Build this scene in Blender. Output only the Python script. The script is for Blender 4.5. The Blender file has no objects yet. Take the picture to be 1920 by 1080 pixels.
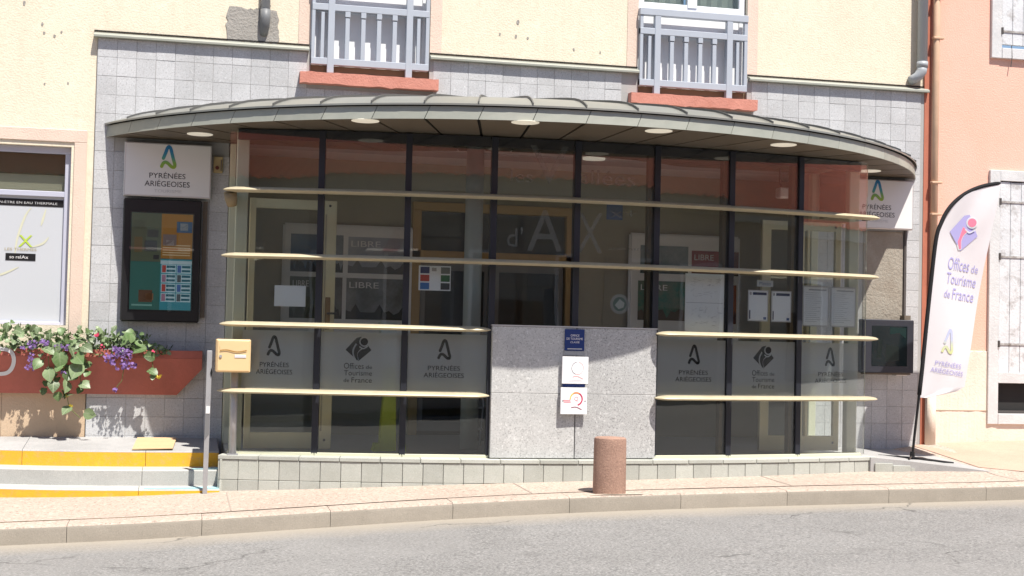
import bpy, bmesh, math, random
from mathutils import Vector, Matrix
random.seed(7)
R_ = math.radians
SC = bpy.context.scene
COL = SC.collection

# ------------------------------------------------------------------ camera, sky, sun, exposure
def make_camera():
    yaw, pitch, roll = R_(13.189), R_(1.906), R_(1.307)
    f = Vector((math.sin(yaw)*math.cos(pitch), math.cos(yaw)*math.cos(pitch), math.sin(pitch)))
    r0 = Vector((math.cos(yaw), -math.sin(yaw), 0)); u0 = r0.cross(f)
    r = r0*math.cos(roll) + u0*math.sin(roll); u = u0*math.cos(roll) - r0*math.sin(roll)
    m = Matrix((r, u, -f)).transposed().to_4x4()
    m.translation = Vector((-3.3672, -13.4279, 1.00386))
    cd = bpy.data.cameras.new('camera'); cd.sensor_width = 36.0; cd.lens = 36.0*2667/1920
    cd.clip_start = 0.1; cd.clip_end = 500
    co = bpy.data.objects.new('camera', cd); co.matrix_world = m; COL.objects.link(co); SC.camera = co
make_camera()

SUN = Vector((0.37, -1.0, 2.2)).normalized()          # direction towards the sun
W = bpy.data.worlds.new('World'); SC.world = W; W.use_nodes = True
nt = W.node_tree; bg = nt.nodes['Background']
sky = nt.nodes.new('ShaderNodeTexSky'); sky.sky_type = 'NISHITA'; sky.sun_disc = False
sky.sun_elevation = math.asin(SUN.z); sky.sun_rotation = math.atan2(SUN.x, SUN.y)
sky.air_density = 1.0; sky.dust_density = 1.2; sky.ozone_density = 1.0; sky.altitude = 700
nt.links.new(sky.outputs[0], bg.inputs[0]); bg.inputs[1].default_value = 0.085
sd = bpy.data.lights.new('sun', 'SUN'); sd.energy = 4.8; sd.angle = R_(0.53); sd.color = (1.0, 0.95, 0.87)
so = bpy.data.objects.new('sun', sd); so.rotation_euler = (-SUN).to_track_quat('-Z', 'Y').to_euler()
so.location = (0, -6, 15); COL.objects.link(so)
SC.view_settings.view_transform = 'Standard'; SC.view_settings.look = 'None'
SC.view_settings.exposure = 0.80; SC.view_settings.gamma = 1.0; SC.view_settings.use_curve_mapping = False

# ------------------------------------------------------------------ materials
def S(r, g, b):
    return tuple(((c/255)/12.92 if c/255 <= .04045 else ((c/255+.055)/1.055)**2.4) for c in (r, g, b))
MATS = {}
def mat(name, col, rough=.6, metal=0., spec=.4, var=0., vscale=2., vcol=None, speck=0., sscale=250., scol=None,
        bump=0., bscale=60., objvar=0., emis=0., streak=0., trans=0.):
    if name in MATS: return MATS[name]
    m = bpy.data.materials.new(name); m.use_nodes = True; t = m.node_tree; N = t.nodes; L = t.links
    p = N['Principled BSDF']
    p.inputs['Roughness'].default_value = rough; p.inputs['Metallic'].default_value = metal
    p.inputs['Specular IOR Level'].default_value = spec
    geo = N.new('ShaderNodeNewGeometry'); pos = geo.outputs['Position']
    rgb = N.new('ShaderNodeRGB'); rgb.outputs[0].default_value = (*col, 1); c = rgb.outputs[0]
    def noise(scale, detail=5., rough_=.6, vec=None):
        n = N.new('ShaderNodeTexNoise'); n.inputs['Scale'].default_value = scale
        n.inputs['Detail'].default_value = detail; n.inputs['Roughness'].default_value = rough_
        L.new(vec or pos, n.inputs['Vector']); return n.outputs['Fac']
    def ramp(v, a, b):
        r = N.new('ShaderNodeMapRange'); r.inputs['From Min'].default_value = a; r.inputs['From Max'].default_value = b
        L.new(v, r.inputs['Value']); return r.outputs[0]
    def mix(fac, a, b):
        x = N.new('ShaderNodeMix'); x.data_type = 'RGBA'
        if isinstance(fac, float): x.inputs[0].default_value = fac
        else: L.new(fac, x.inputs[0])
        for i, v in ((6, a), (7, b)):
            if isinstance(v, tuple): x.inputs[i].default_value = (*v, 1)
            else: L.new(v, x.inputs[i])
        return x.outputs[2]
    def mul(a, k):
        x = N.new('ShaderNodeMath'); x.operation = 'MULTIPLY'; L.new(a, x.inputs[0])
        if isinstance(k, (int, float)): x.inputs[1].default_value = k
        else: L.new(k, x.inputs[1])
        return x.outputs[0]
    if var > 0:
        vc = vcol or tuple(x*.6 for x in col)
        f1 = ramp(noise(vscale), .38, .68); c = mix(mul(f1, var), c, vc)
        f2 = ramp(noise(vscale*7.3, 6.), .4, .75); c = mix(mul(f2, var*.5), c, vc)
    if streak > 0:
        mp = N.new('ShaderNodeMapping'); mp.inputs['Scale'].default_value = (9, 9, .7); L.new(pos, mp.inputs['Vector'])
        f3 = ramp(noise(1., 6., .65, mp.outputs[0]), .5, .8); c = mix(mul(f3, streak), c, vcol or tuple(x*.5 for x in col))
    if speck > 0:
        sc_ = scol or tuple(x*.35 for x in col)
        f4 = ramp(noise(sscale, 3., .7), .52, .66); c = mix(mul(f4, speck), c, sc_)
        f5 = ramp(noise(sscale*.53, 2., .6), .58, .7); c = mix(mul(f5, speck*.6), c, tuple(min(1, x*1.5) for x in col))
    if objvar > 0:
        oi = N.new('ShaderNodeObjectInfo'); h = N.new('ShaderNodeHueSaturation'); L.new(c, h.inputs['Color'])
        ad = N.new('ShaderNodeMath'); ad.operation = 'ADD'; L.new(oi.outputs['Random'], ad.inputs[0]); L.new(geo.outputs['Random Per Island'], ad.inputs[1])
        fr = N.new('ShaderNodeMath'); fr.operation = 'FRACT'; L.new(ad.outputs[0], fr.inputs[0])
        mr = N.new('ShaderNodeMapRange'); mr.inputs['To Min'].default_value = 1-objvar; mr.inputs['To Max'].default_value = 1+objvar
        L.new(fr.outputs[0], mr.inputs['Value']); L.new(mr.outputs[0], h.inputs['Value']); c = h.outputs[0]
    L.new(c, p.inputs['Base Color'])
    if bump > 0:
        b = N.new('ShaderNodeBump'); b.inputs['Strength'].default_value = bump; b.inputs['Distance'].default_value = .02
        L.new(noise(bscale, 6., .65), b.inputs['Height']); L.new(b.outputs[0], p.inputs['Normal'])
    if emis > 0:
        L.new(c, p.inputs['Emission Color']); p.inputs['Emission Strength'].default_value = emis
    if trans > 0:
        tr = N.new('ShaderNodeBsdfTranslucent'); L.new(c, tr.inputs[0]); ms = N.new('ShaderNodeMixShader'); ms.inputs[0].default_value = trans
        L.new(p.outputs[0], ms.inputs[1]); L.new(tr.outputs[0], ms.inputs[2]); L.new(ms.outputs[0], N['Material Output'].inputs[0])
    MATS[name] = m
    return m

def glass(name, tint=(.74, .79, .76), k=2.0, add=.02, rough=0., wave=0.):
    m = bpy.data.materials.new(name); m.use_nodes = True; t = m.node_tree; N = t.nodes; L = t.links
    N.remove(N['Principled BSDF'])
    fr = N.new('ShaderNodeFresnel'); fr.inputs['IOR'].default_value = 1.5
    ma = N.new('ShaderNodeMath'); ma.operation = 'MULTIPLY_ADD'; ma.use_clamp = True
    L.new(fr.outputs[0], ma.inputs[0]); ma.inputs[1].default_value = k; ma.inputs[2].default_value = add
    tr = N.new('ShaderNodeBsdfTransparent'); tr.inputs[0].default_value = (*tint, 1)
    gl = N.new('ShaderNodeBsdfGlossy'); gl.inputs['Roughness'].default_value = rough; gl.inputs['Color'].default_value = (1, 1, 1, 1)
    if wave > 0:
        ge = N.new('ShaderNodeNewGeometry'); nz = N.new('ShaderNodeTexNoise'); nz.inputs['Scale'].default_value = 2.3; nz.inputs['Detail'].default_value = 1.5
        L.new(ge.outputs['Position'], nz.inputs['Vector']); bp = N.new('ShaderNodeBump'); bp.inputs['Strength'].default_value = wave; bp.inputs['Distance'].default_value = .02
        L.new(nz.outputs['Fac'], bp.inputs['Height']); L.new(bp.outputs[0], gl.inputs['Normal'])
    mx = N.new('ShaderNodeMixShader'); L.new(ma.outputs[0], mx.inputs[0]); L.new(tr.outputs[0], mx.inputs[1]); L.new(gl.outputs[0], mx.inputs[2])
    L.new(mx.outputs[0], N['Material Output'].inputs[0]); MATS[name] = m
    return m
def film(name, col, opacity, rough=.5):
    m = bpy.data.materials.new(name); m.use_nodes = True; t = m.node_tree; N = t.nodes; L = t.links
    p = N['Principled BSDF']; p.inputs['Base Color'].default_value = (*col, 1); p.inputs['Roughness'].default_value = rough
    tl = N.new('ShaderNodeBsdfTranslucent'); tl.inputs[0].default_value = (*col, 1)
    m0 = N.new('ShaderNodeMixShader'); m0.inputs[0].default_value = .3; L.new(p.outputs[0], m0.inputs[1]); L.new(tl.outputs[0], m0.inputs[2])
    tr = N.new('ShaderNodeBsdfTransparent'); mx = N.new('ShaderNodeMixShader'); mx.inputs[0].default_value = opacity
    L.new(tr.outputs[0], mx.inputs[1]); L.new(m0.outputs[0], mx.inputs[2]); L.new(mx.outputs[0], N['Material Output'].inputs[0])
    MATS[name] = m
    return m
def gradient(name, z0, z1, stops, rough=.45, fade=None):
    """colour printed along the height of a logo"""
    m = bpy.data.materials.new(name); m.use_nodes = True; t = m.node_tree; N = t.nodes; L = t.links
    p = N['Principled BSDF']; p.inputs['Roughness'].default_value = rough
    g = N.new('ShaderNodeNewGeometry'); s = N.new('ShaderNodeSeparateXYZ'); L.new(g.outputs['Position'], s.inputs[0])
    mr = N.new('ShaderNodeMapRange'); mr.inputs['From Min'].default_value = z0; mr.inputs['From Max'].default_value = z1; L.new(s.outputs[2], mr.inputs['Value'])
    cr = N.new('ShaderNodeValToRGB'); L.new(mr.outputs[0], cr.inputs[0]); e = cr.color_ramp.elements
    e[0].position, e[0].color = stops[0][0], (*stops[0][1], 1); e[1].position, e[1].color = stops[-1][0], (*stops[-1][1], 1)
    for q, c in stops[1:-1]:
        x = e.new(q); x.color = (*c, 1)
    L.new(cr.outputs[0], p.inputs['Base Color']); MATS[name] = m
    return m

cream = mat('cream_render', (.755, .68, .535), .9, var=.35, vscale=1.3, vcol=(.60, .52, .40), bump=.32, bscale=55, streak=.4, speck=.2, sscale=17, scol=(.5, .42, .3))
pinkband = mat('pale_pink_render', (.70, .555, .46), .9, var=.2, vscale=2, bump=.3, bscale=70, streak=.1)
beige = mat('beige_render', (.56, .42, .29), .9, var=.2, vscale=2, bump=.2, bscale=60)
salmon = mat('salmon_render', (.78, .43, .325), .9, var=.45, vscale=.9, vcol=(.72, .51, .42), bump=.3, bscale=60, streak=.12)
creambase = mat('cream_base_render', (.74, .65, .56), .9, var=.3, vscale=1.5, vcol=(.55, .42, .30), bump=.3, bscale=50, streak=.2)
redstrip = mat('red_painted_edge', (.46, .16, .10), .8, var=.3, vscale=5)
granite = mat('grey_granite_tile', (.515, .52, .53), .7, var=.5, vscale=2.6, speck=.5, sscale=75, objvar=.06, bump=.12, bscale=120, streak=.3, vcol=(.37, .37, .37))
pgranite = mat('plinth_granite_tile', (.44, .45, .41), .75, var=.3, vscale=5, speck=.35, sscale=160, objvar=.12, bump=.15, bscale=120, vcol=(.30, .31, .26))
slabgranite = mat('light_granite_slab', (.52, .52, .51), .55, var=.45, vscale=1.7, speck=.65, sscale=75, streak=.3, objvar=.06, bump=.06, bscale=200)
mortar = mat('mortar', (.37, .365, .355), .95, bump=.2, bscale=90)
stucco = mat('rough_bare_slab', (.36, .33, .28), .9, var=.55, vscale=4, vcol=(.22, .18, .14), bump=.6, bscale=30, speck=.2)
cement = mat('grey_cement_patch', (.36, .34, .31), .95, var=.5, vscale=5, bump=.6, bscale=40)
zinc = mat('zinc_sheet', (.26, .26, .235), .42, metal=.35, var=.35, vscale=3, vcol=(.20, .21, .20), objvar=.08, streak=.1)
zincfascia = mat('zinc_fascia', (.33, .335, .29), .5, metal=.1, var=.35, vscale=3, vcol=(.22, .24, .205), objvar=.07)
soffit = mat('brown_soffit_sheet', (.125, .10, .07), .5, var=.2, vscale=2, objvar=.08)
dark = mat('dark_gap', (.015, .014, .013), .9)
black = mat('black_plastic', (.012, .012, .013), .35)
navy = mat('dark_navy_aluminium', (.018, .02, .028), .4)
gold = mat('champagne_aluminium', (.50, .445, .305), .45, metal=.15, var=.5, vscale=7, vcol=(.37, .31, .215), speck=.12, sscale=60)
creamalu = mat('cream_lacquered_aluminium', (.60, .60, .45), .4, var=.1, vscale=4)
doorcream = mat('cream_door_frame', (.78, .70, .44), .45, var=.15, vscale=4)
redsill = mat('terracotta_paint', (.60, .26, .20), .85, var=.4, vscale=9, vcol=(.46, .17, .12), bump=.35, bscale=60)
planterred = mat('brick_red_paint', (.40, .115, .085), .75, var=.45, vscale=4, vcol=(.25, .08, .06), streak=.25, bump=.15, bscale=60)
railgrey = mat('pale_blue_grey_paint', (.40, .435, .49), .5, var=.1, vscale=8)
whitepaint = mat('white_paint', (.78, .79, .80), .55, var=.06, vscale=5)
framewhite = mat('white_window_frame', (.76, .78, .81), .45)
shutterw = mat('weathered_white_paint', (.64, .655, .67), .8, var=.45, vscale=3, vcol=(.50, .50, .52), bump=.25, bscale=40, speck=.5, sscale=7, scol=(.24, .21, .19), streak=.35)
stonew = mat('painted_stone_surround', (.62, .62, .62), .85, var=.3, vscale=4, bump=.25, bscale=50)
iron = mat('iron', (.10, .09, .085), .6, metal=.3)
pvcgrey = mat('grey_pvc', (.34, .36, .38), .45)
pipecream = mat('cream_pipe', (.60, .40, .27), .6, var=.3, vscale=6)
sidewalk_m = mat('pink_aggregate_concrete', (.45, .365, .305), .85, var=.5, vscale=1.1, vcol=(.36, .285, .235), speck=1., sscale=42, scol=(.22, .165, .135), bump=.4, bscale=50)
kerb_m = mat('kerb_concrete', (.30, .265, .22), .85, streak=.3, var=.5, vscale=2.5, vcol=(.22, .195, .16), speck=.25, sscale=120, bump=.2, bscale=80, objvar=.05)
salmonpave = mat('salmon_paving', (.50, .335, .255), .85, var=.3, vscale=2, speck=.3, sscale=90, bump=.2)
landing_m = mat('landing_stone', (.38, .375, .37), .8, var=.5, vscale=2, speck=.3, sscale=130, bump=.15, bscale=90)
stepgrey = mat('pale_step_stone', (.44, .435, .41), .8, var=.3, vscale=3, speck=.35, sscale=140, bump=.15, bscale=90)
yellow = mat('yellow_road_paint', (.80, .41, .02), .65, var=.45, vscale=5, vcol=(.62, .33, .06), bump=.2, bscale=90, speck=.3, sscale=22, scol=(.42, .33, .2), streak=.25)
bluepaint = mat('pale_blue_paint', (.30, .55, .60), .7, var=.5, vscale=9, vcol=(.40, .46, .46))
bollard_m = mat('red_granite', (.38, .235, .175), .85, streak=.3, var=.55, vscale=6, vcol=(.27, .16, .12), speck=.6, sscale=110, scol=(.15, .09, .07), bump=.4, bscale=70)
mailyellow = mat('cream_mailbox_enamel', (.72, .52, .28), .4, var=.06)
maildark = mat('mailbox_slot_shade', (.36, .20, .06), .5)
galv = mat('galvanised_steel', (.42, .42, .43), .45, metal=.4, var=.3, vscale=9)
cardboard = mat('cardboard', (.56, .39, .22), .9, var=.15, vscale=9)
signwhite = mat('sign_white', (.72, .71, .70), .45)
signframe = mat('sign_aluminium', (.55, .55, .55), .35, metal=.5)
ink = mat('dark_grey_print', (.035, .033, .035), .5)
greyink = mat('pale_grey_print', (.50, .50, .50), .5)
paper = mat('white_paper', (.84, .86, .87), .7)
papershade = mat('grey_print', (.42, .44, .46), .7)
bluep = mat('navy_plaque', (.012, .035, .16), .4)
plaquewhite = mat('white_plaque', (.83, .82, .83), .3)
pink = mat('rose_print', (.72, .12, .22), .5)
purple = mat('violet_print', (.33, .28, .56), .6)
lime = mat('lime_plastic', (.42, .50, .05), .45)
flagcloth = mat('white_flag_cloth', (.78, .77, .80), .8, trans=.3)
flagpurple = mat('flag_lilac_print', (.38, .35, .62), .8)
flagpink = mat('flag_pink_print', (.80, .20, .30), .8)
soil = mat('soil', (.05, .035, .025), .95)
def leaf_mat(name, c0, c1, cv):
    m = mat(name, c0, .42, objvar=.4, var=.5, vscale=26, vcol=c1, trans=.22); t = m.node_tree; N = t.nodes; L = t.links
    tc = N.new('ShaderNodeTexCoord'); sp_ = N.new('ShaderNodeSeparateXYZ'); L.new(tc.outputs['Object'], sp_.inputs[0])
    def mt(op, a, b=0.):
        x = N.new('ShaderNodeMath'); x.operation = op
        for i_, v_ in ((0, a), (1, b)):
            if isinstance(v_, (int, float)): x.inputs[i_].default_value = v_
            else: L.new(v_, x.inputs[i_])
        return x.outputs[0]
    ax = mt('ABSOLUTE', sp_.outputs[0]); side = mt('ABSOLUTE', mt('SINE', mt('MULTIPLY', mt('SUBTRACT', sp_.outputs[1], mt('MULTIPLY', ax, .8)), 13.)))
    vein = mt('MAXIMUM', mt('LESS_THAN', ax, .03), mt('MULTIPLY', mt('LESS_THAN', side, .18), .6))
    p = N['Principled BSDF']; src = p.inputs['Base Color'].links[0].from_socket
    mx = N.new('ShaderNodeMix'); mx.data_type = 'RGBA'; L.new(vein, mx.inputs[0]); L.new(src, mx.inputs[6]); mx.inputs[7].default_value = (*cv, 1); L.new(mx.outputs[2], p.inputs['Base Color'])
    return m
leafm = leaf_mat('leaf_green', (.085, .15, .05), (.16, .21, .10), (.20, .27, .13))
leafl = leaf_mat('leaf_light_green', (.19, .25, .13), (.11, .18, .07), (.30, .36, .22))
stemm = mat('plant_stem', (.13, .16, .05), .7)
violetf = mat('violet_petals', (.23, .13, .36), .6, objvar=.25, trans=.2)
pinkf = mat('pink_petals', (.70, .07, .16), .6, trans=.2)
yellowf = mat('yellow_petals', (.65, .5, .05), .6, trans=.2)
wood = mat('honey_wood_frame', (.42, .27, .10), .5, var=.2, vscale=6)
wallin = mat('olive_interior_wall', (.33, .30, .22), .9, var=.1, vscale=2)
ceilin = mat('interior_ceiling', (.62, .61, .58), .9)
floorin = mat('interior_floor_tile', (.40, .40, .39), .4, var=.2, vscale=3)
colgrey = mat('grey_green_column', (.45, .50, .48), .6)
boardwhite = mat('display_board_white', (.74, .74, .72), .6)
lampdisc = mat('downlight_diffuser', (.80, .76, .64), .5, emis=.22)
roofred = mat('red_roof_tile', (.36, .07, .03), .85, var=.6, vscale=3, vcol=(.16, .04, .025))
oppwall = mat('opposite_render', (.50, .46, .40), .9, var=.2, vscale=1)
blindc = mat('cream_blind', (.60, .52, .38), .8)
olive = mat('olive_blind_box', (.16, .13, .075), .7)
filmwhite = mat('white_window_film', (.49, .51, .54), .4)
lavender = mat('lavender_lacquer', (.45, .46, .55), .5)
paneg = glass('clear_pane', tint=(.94, .955, .945), k=1.0, add=.0, wave=.03)
windowg = glass('window_pane', tint=(.85, .88, .87), k=.6, add=.0)
doorg = glass('door_pane', tint=(.93, .95, .94), k=.8, add=.0)
screeng = glass('screen_glass', tint=(.95, .96, .96), k=1.0, add=.0)
frost = film('frosted_film', (.80, .82, .83), .80)
frostlet = film('frosted_letters', (.42, .44, .43), .42)
darkfilm = film('dark_logo_film', (.03, .032, .033), .80)

def asphalt():
    m = bpy.data.materials.new('worn_asphalt'); m.use_nodes = True; t = m.node_tree; N = t.nodes; L = t.links
    p = N['Principled BSDF']; p.inputs['Roughness'].default_value = .85; p.inputs['Specular IOR Level'].default_value = .3
    g = N.new('ShaderNodeNewGeometry'); pos = g.outputs['Position']
    def noise(s, d=4., r=.6):
        n = N.new('ShaderNodeTexNoise'); n.inputs['Scale'].default_value = s; n.inputs['Detail'].default_value = d; n.inputs['Roughness'].default_value = r
        L.new(pos, n.inputs['Vector']); return n.outputs['Fac']
    def mr(v, a, b, c=0., d=1.):
        x = N.new('ShaderNodeMapRange'); L.new(v, x.inputs['Value'])
        for k, q in zip(('From Min', 'From Max', 'To Min', 'To Max'), (a, b, c, d)): x.inputs[k].default_value = q
        return x.outputs[0]
    def mix(f, a, b):
        x = N.new('ShaderNodeMix'); x.data_type = 'RGBA'; L.new(f, x.inputs[0])
        for i, v in ((6, a), (7, b)):
            if isinstance(v, tuple): x.inputs[i].default_value = (*v, 1)
            else: L.new(v, x.inputs[i])
        return x.outputs[2]
    def math_(op, a, b):
        x = N.new('ShaderNodeMath'); x.operation = op
        for i, v in ((0, a), (1, b)):
            if isinstance(v, (int, float)): x.inputs[i].default_value = v
            else: L.new(v, x.inputs[i])
        return x.outputs[0]
    c = mix(mr(noise(.7, 5.), .35, .7), (.25, .243, .235), (.20, .194, .187))
    c = mix(mr(noise(45., 3., .75), .45, .62, 0, .7), c, (.085, .082, .08))
    c = mix(mr(noise(62., 2., .65), .54, .66, 0, .75), c, (.38, .366, .35))
    c = mix(mr(noise(1.7, 6., .7), .58, .72, 0, .45), c, (.13, .125, .12))
    c = mix(mr(noise(.33, 2.), .5, .54, 0, .30), c, (.27, .26, .25))
    # gutter dust: a band of pale grit beside the kerb line
    s = N.new('ShaderNodeSeparateXYZ'); L.new(pos, s.inputs[0])
    d = math_('SUBTRACT', math_('ADD', math_('MULTIPLY', s.outputs[0], .05), -2.55), s.outputs[1])
    d = math_('ADD', d, math_('MULTIPLY', math_('SUBTRACT', noise(2.2, 5.), .5), .35))
    c = mix(mr(d, .10, .62, .8, 0.), c, (.33, .29, .235))
    # hairline cracks
    v = N.new('ShaderNodeTexVoronoi'); v.feature = 'DISTANCE_TO_EDGE'; v.inputs['Scale'].default_value = .55
    ad = N.new('ShaderNodeVectorMath'); ad.operation = 'ADD'; L.new(pos, ad.inputs[0])
    nn = N.new('ShaderNodeTexNoise'); nn.inputs['Scale'].default_value = 3.; nn.inputs['Detail'].default_value = 6.; L.new(pos, nn.inputs['Vector'])
    sc = N.new('ShaderNodeVectorMath'); sc.operation = 'SCALE'; sc.inputs['Scale'].default_value = .5; L.new(nn.outputs['Color'], sc.inputs[0]); L.new(sc.outputs[0], ad.inputs[1])
    L.new(ad.outputs[0], v.inputs['Vector'])
    k = math_('MULTIPLY', mr(v.outputs['Distance'], 0., .011, 1., 0.), mr(noise(.9, 2.), .50, .60))
    c = mix(math_('MULTIPLY', k, .7), c, (.05, .048, .045))
    L.new(c, p.inputs['Base Color'])
    b = N.new('ShaderNodeBump'); b.inputs['Strength'].default_value = .55; b.inputs['Distance'].default_value = .01
    L.new(noise(75., 4., .7), b.inputs['Height']); L.new(b.outputs[0], p.inputs['Normal'])
    return m
asphalt_m = asphalt()

# ------------------------------------------------------------------ building helpers
WP = {}
def link(o, parent=None, world=(0, 0, 0)):
    COL.objects.link(o); w = Vector(world); WP[o.name] = w
    if parent: o.parent = parent; o.location = w - WP[parent.name]
    else: o.location = w
    return o
def tag(o, label=None, cat=None, group=None, kind=None):
    if label: o['label'] = label
    if cat: o['category'] = cat
    if group: o['group'] = group
    if kind: o['kind'] = kind
    return o
def thing(name, label, cat, loc, group=None):
    return tag(link(bpy.data.objects.new(name, None), None, loc), label, cat, group)

class G:
    def __init__(s): s.v = []; s.f = []
    def add(s, vs, fs):
        n = len(s.v); s.v += [tuple(v) for v in vs]; s.f += [tuple(i+n for i in f) for f in fs]; return s
    def box(s, x0, x1, y0, y1, z0, z1):
        return s.add([(x0,y0,z0),(x1,y0,z0),(x1,y1,z0),(x0,y1,z0),(x0,y0,z1),(x1,y0,z1),(x1,y1,z1),(x0,y1,z1)],
                     [(3,2,1,0),(4,5,6,7),(0,1,5,4),(1,2,6,5),(2,3,7,6),(3,0,4,7)])
    def obox(s, c, u, v, n, a, b, d):
        """box of sizes a,b,d along unit axes u,v,n about centre c"""
        c, u, v, n = Vector(c), Vector(u), Vector(v), Vector(n); P = []
        for sz in (-1, 1):
            for sx, sy in ((-1,-1),(1,-1),(1,1),(-1,1)): P.append(c+u*(sx*a/2)+v*(sy*b/2)+n*(sz*d/2))
        return s.add(P, [(3,2,1,0),(4,5,6,7),(0,1,5,4),(1,2,6,5),(2,3,7,6),(3,0,4,7)])
    def quad(s, a, b, c, d): return s.add([a, b, c, d], [(0, 1, 2, 3)])
    def prism(s, poly, f0, f1):
        """poly of 2-D points mapped by two functions onto the two end faces"""
        n = len(poly); a = [f0(*q) for q in poly]; b = [f1(*q) for q in poly]
        return s.add(a+b, [tuple(range(n)), tuple(range(2*n-1, n-1, -1))]+[(i, i+n, (i+1) % n+n, (i+1) % n) for i in range(n)])
    def tube(s, pts, r, seg=10, caps=True):
        pts = [Vector(p) for p in pts]; rs = r if isinstance(r, (list, tuple)) else [r]*len(pts); rings = []
        for i, p in enumerate(pts):
            d = (pts[min(i+1, len(pts)-1)]-pts[max(i-1, 0)]).normalized()
            a = d.cross(Vector((0, 1, 0)) if abs(d.y) < .9 else Vector((1, 0, 0))).normalized(); b = d.cross(a)
            rings.append([p+(a*math.cos(2*math.pi*k/seg)+b*math.sin(2*math.pi*k/seg))*rs[i] for k in range(seg)])
        vs = [v for q in rings for v in q]; fs = []
        for i in range(len(pts)-1):
            for k in range(seg):
                k2 = (k+1) % seg; fs.append((i*seg+k, i*seg+k2, (i+1)*seg+k2, (i+1)*seg+k))
        if caps: fs += [tuple(range(seg-1, -1, -1)), tuple(range((len(pts)-1)*seg, len(pts)*seg))]
        return s.add(vs, fs)
    def sweep(s, rings, closed=True):
        n = len(rings[0]); vs = [v for q in rings for v in q]; fs = []
        for i in range(len(rings)-1):
            for k in range(n if closed else n-1):
                k2 = (k+1) % n; fs.append((i*n+k, i*n+k2, (i+1)*n+k2, (i+1)*n+k))
        if closed: fs += [tuple(range(n-1, -1, -1)), tuple(range((len(rings)-1)*n, len(rings)*n))]
        return s.add(vs, fs)
    def out(s, name, m, parent=None, origin=None, bevel=0., smooth=False, seg=1):
        o0 = Vector(origin) if origin is not None else (WP[parent.name] if parent else Vector((0, 0, 0)))
        me = bpy.data.meshes.new(name); me.from_pydata([tuple(Vector(v)-o0) for v in s.v], [], s.f)
        bm = bmesh.new(); bm.from_mesh(me); bmesh.ops.recalc_face_normals(bm, faces=bm.faces)
        if bevel > 0: bmesh.ops.bevel(bm, geom=bm.edges[:], offset=bevel, segments=seg, affect='EDGES', clamp_overlap=True)
        bm.to_mesh(me); bm.free()
        if smooth: me.shade_smooth()
        me.materials.append(m)
        return link(bpy.data.objects.new(name, me), parent, o0)

def shade_auto(o, ang=40):
    me = o.data; me.shade_smooth()
    try: me.set_sharp_from_angle(angle=R_(ang))
    except Exception: pass
    return o
_tc = {}
def text2d(s):
    if s in _tc: return _tc[s]
    cu = bpy.data.curves.new('t', 'FONT'); cu.body = s; cu.resolution_u = 3
    ob = bpy.data.objects.new('t', cu); COL.objects.link(ob); bpy.context.view_layer.update()
    me = bpy.data.meshes.new_from_object(ob.evaluated_get(bpy.context.evaluated_depsgraph_get()))
    vs = [(v.co.x, v.co.y) for v in me.vertices]; fs = [tuple(p.vertices) for p in me.polygons]
    bpy.data.objects.remove(ob); bpy.data.curves.remove(cu); bpy.data.meshes.remove(me)
    x0 = min(v[0] for v in vs); x1 = max(v[0] for v in vs); y0 = min(v[1] for v in vs); y1 = max(v[1] for v in vs)
    _tc[s] = ([((x-x0)/(x1-x0), (y-y0)/(y1-y0)) for x, y in vs], fs); return _tc[s]
class Face:
    """a plane to print on: origin, right, up, outward normal"""
    def __init__(s, o, u=(1, 0, 0), v=(0, 0, 1)):
        s.o, s.u, s.v = Vector(o), Vector(u).normalized(), Vector(v).normalized(); s.n = s.u.cross(s.v)
    def p(s, a, b, d=0.): return s.o+s.u*a+s.v*b+s.n*d
    def g(s, vs, fs, d): return G().add([s.p(x, y, d) for x, y in vs], fs)
    def text(s, txt, x0, x1, y0, y1, m, parent, d=.003, name='lettering'):
        vs, fs = text2d(txt)
        return s.g([(x0+x*(x1-x0), y0+y*(y1-y0)) for x, y in vs], fs, d).out(name, m, parent)
    def rect(s, x0, x1, y0, y1, m, parent, d=.002, name='printed_panel', origin=None):
        return s.g([(x0, y0), (x1, y0), (x1, y1), (x0, y1)], [(0, 1, 2, 3)], d).out(name, m, parent, origin)
    def poly(s, pts, m, parent, d=.003, name='emblem'):
        return s.g(pts, [tuple(range(len(pts)))], d).out(name, m, parent)
def ribbon(pts, w, cap=True):
    """stroke with round ends -> verts, faces"""
    vs, fs = [], []
    P = [Vector((*p, 0)) for p in pts]
    for i, p in enumerate(P):
        d = (P[min(i+1, len(P)-1)]-P[max(i-1, 0)]).normalized(); n = Vector((-d.y, d.x, 0))
        ww = w[i] if isinstance(w, (list, tuple)) else w
        vs += [tuple((p+n*ww/2)[:2]), tuple((p-n*ww/2)[:2])]
        if i: fs.append((2*i-2, 2*i-1, 2*i+1, 2*i))
    if cap:
        for i, sg in ((0, -1), (len(P)-1, 1)):
            ww = (w[i] if isinstance(w, (list, tuple)) else w)/2; d = (P[min(i+1, len(P)-1)]-P[max(i-1, 0)]).normalized()*sg; nn = Vector((-d.y, d.x, 0)); n = len(vs)
            vs += [tuple((P[i]+(nn*math.cos(math.pi*k/10)+d*math.sin(math.pi*k/10))*ww)[:2]) for k in range(11)]
            fs.append(tuple(range(n, n+11)))
    return vs, fs
def smooth_path(pts, n=8):
    out = []
    q = [pts[0]]+list(pts)+[pts[-1]]
    for i in range(1, len(q)-2):
        p0, p1, p2, p3 = q[i-1], q[i], q[i+1], q[i+2]
        for k in range(n):
            t = k/n
            out.append(tuple(.5*((2*p1[j])+(-p0[j]+p2[j])*t+(2*p0[j]-5*p1[j]+4*p2[j]-p3[j])*t*t+(-p0[j]+3*p1[j]-3*p2[j]+p3[j])*t**3) for j in range(2)))
    return out+[pts[-1]]
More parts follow.
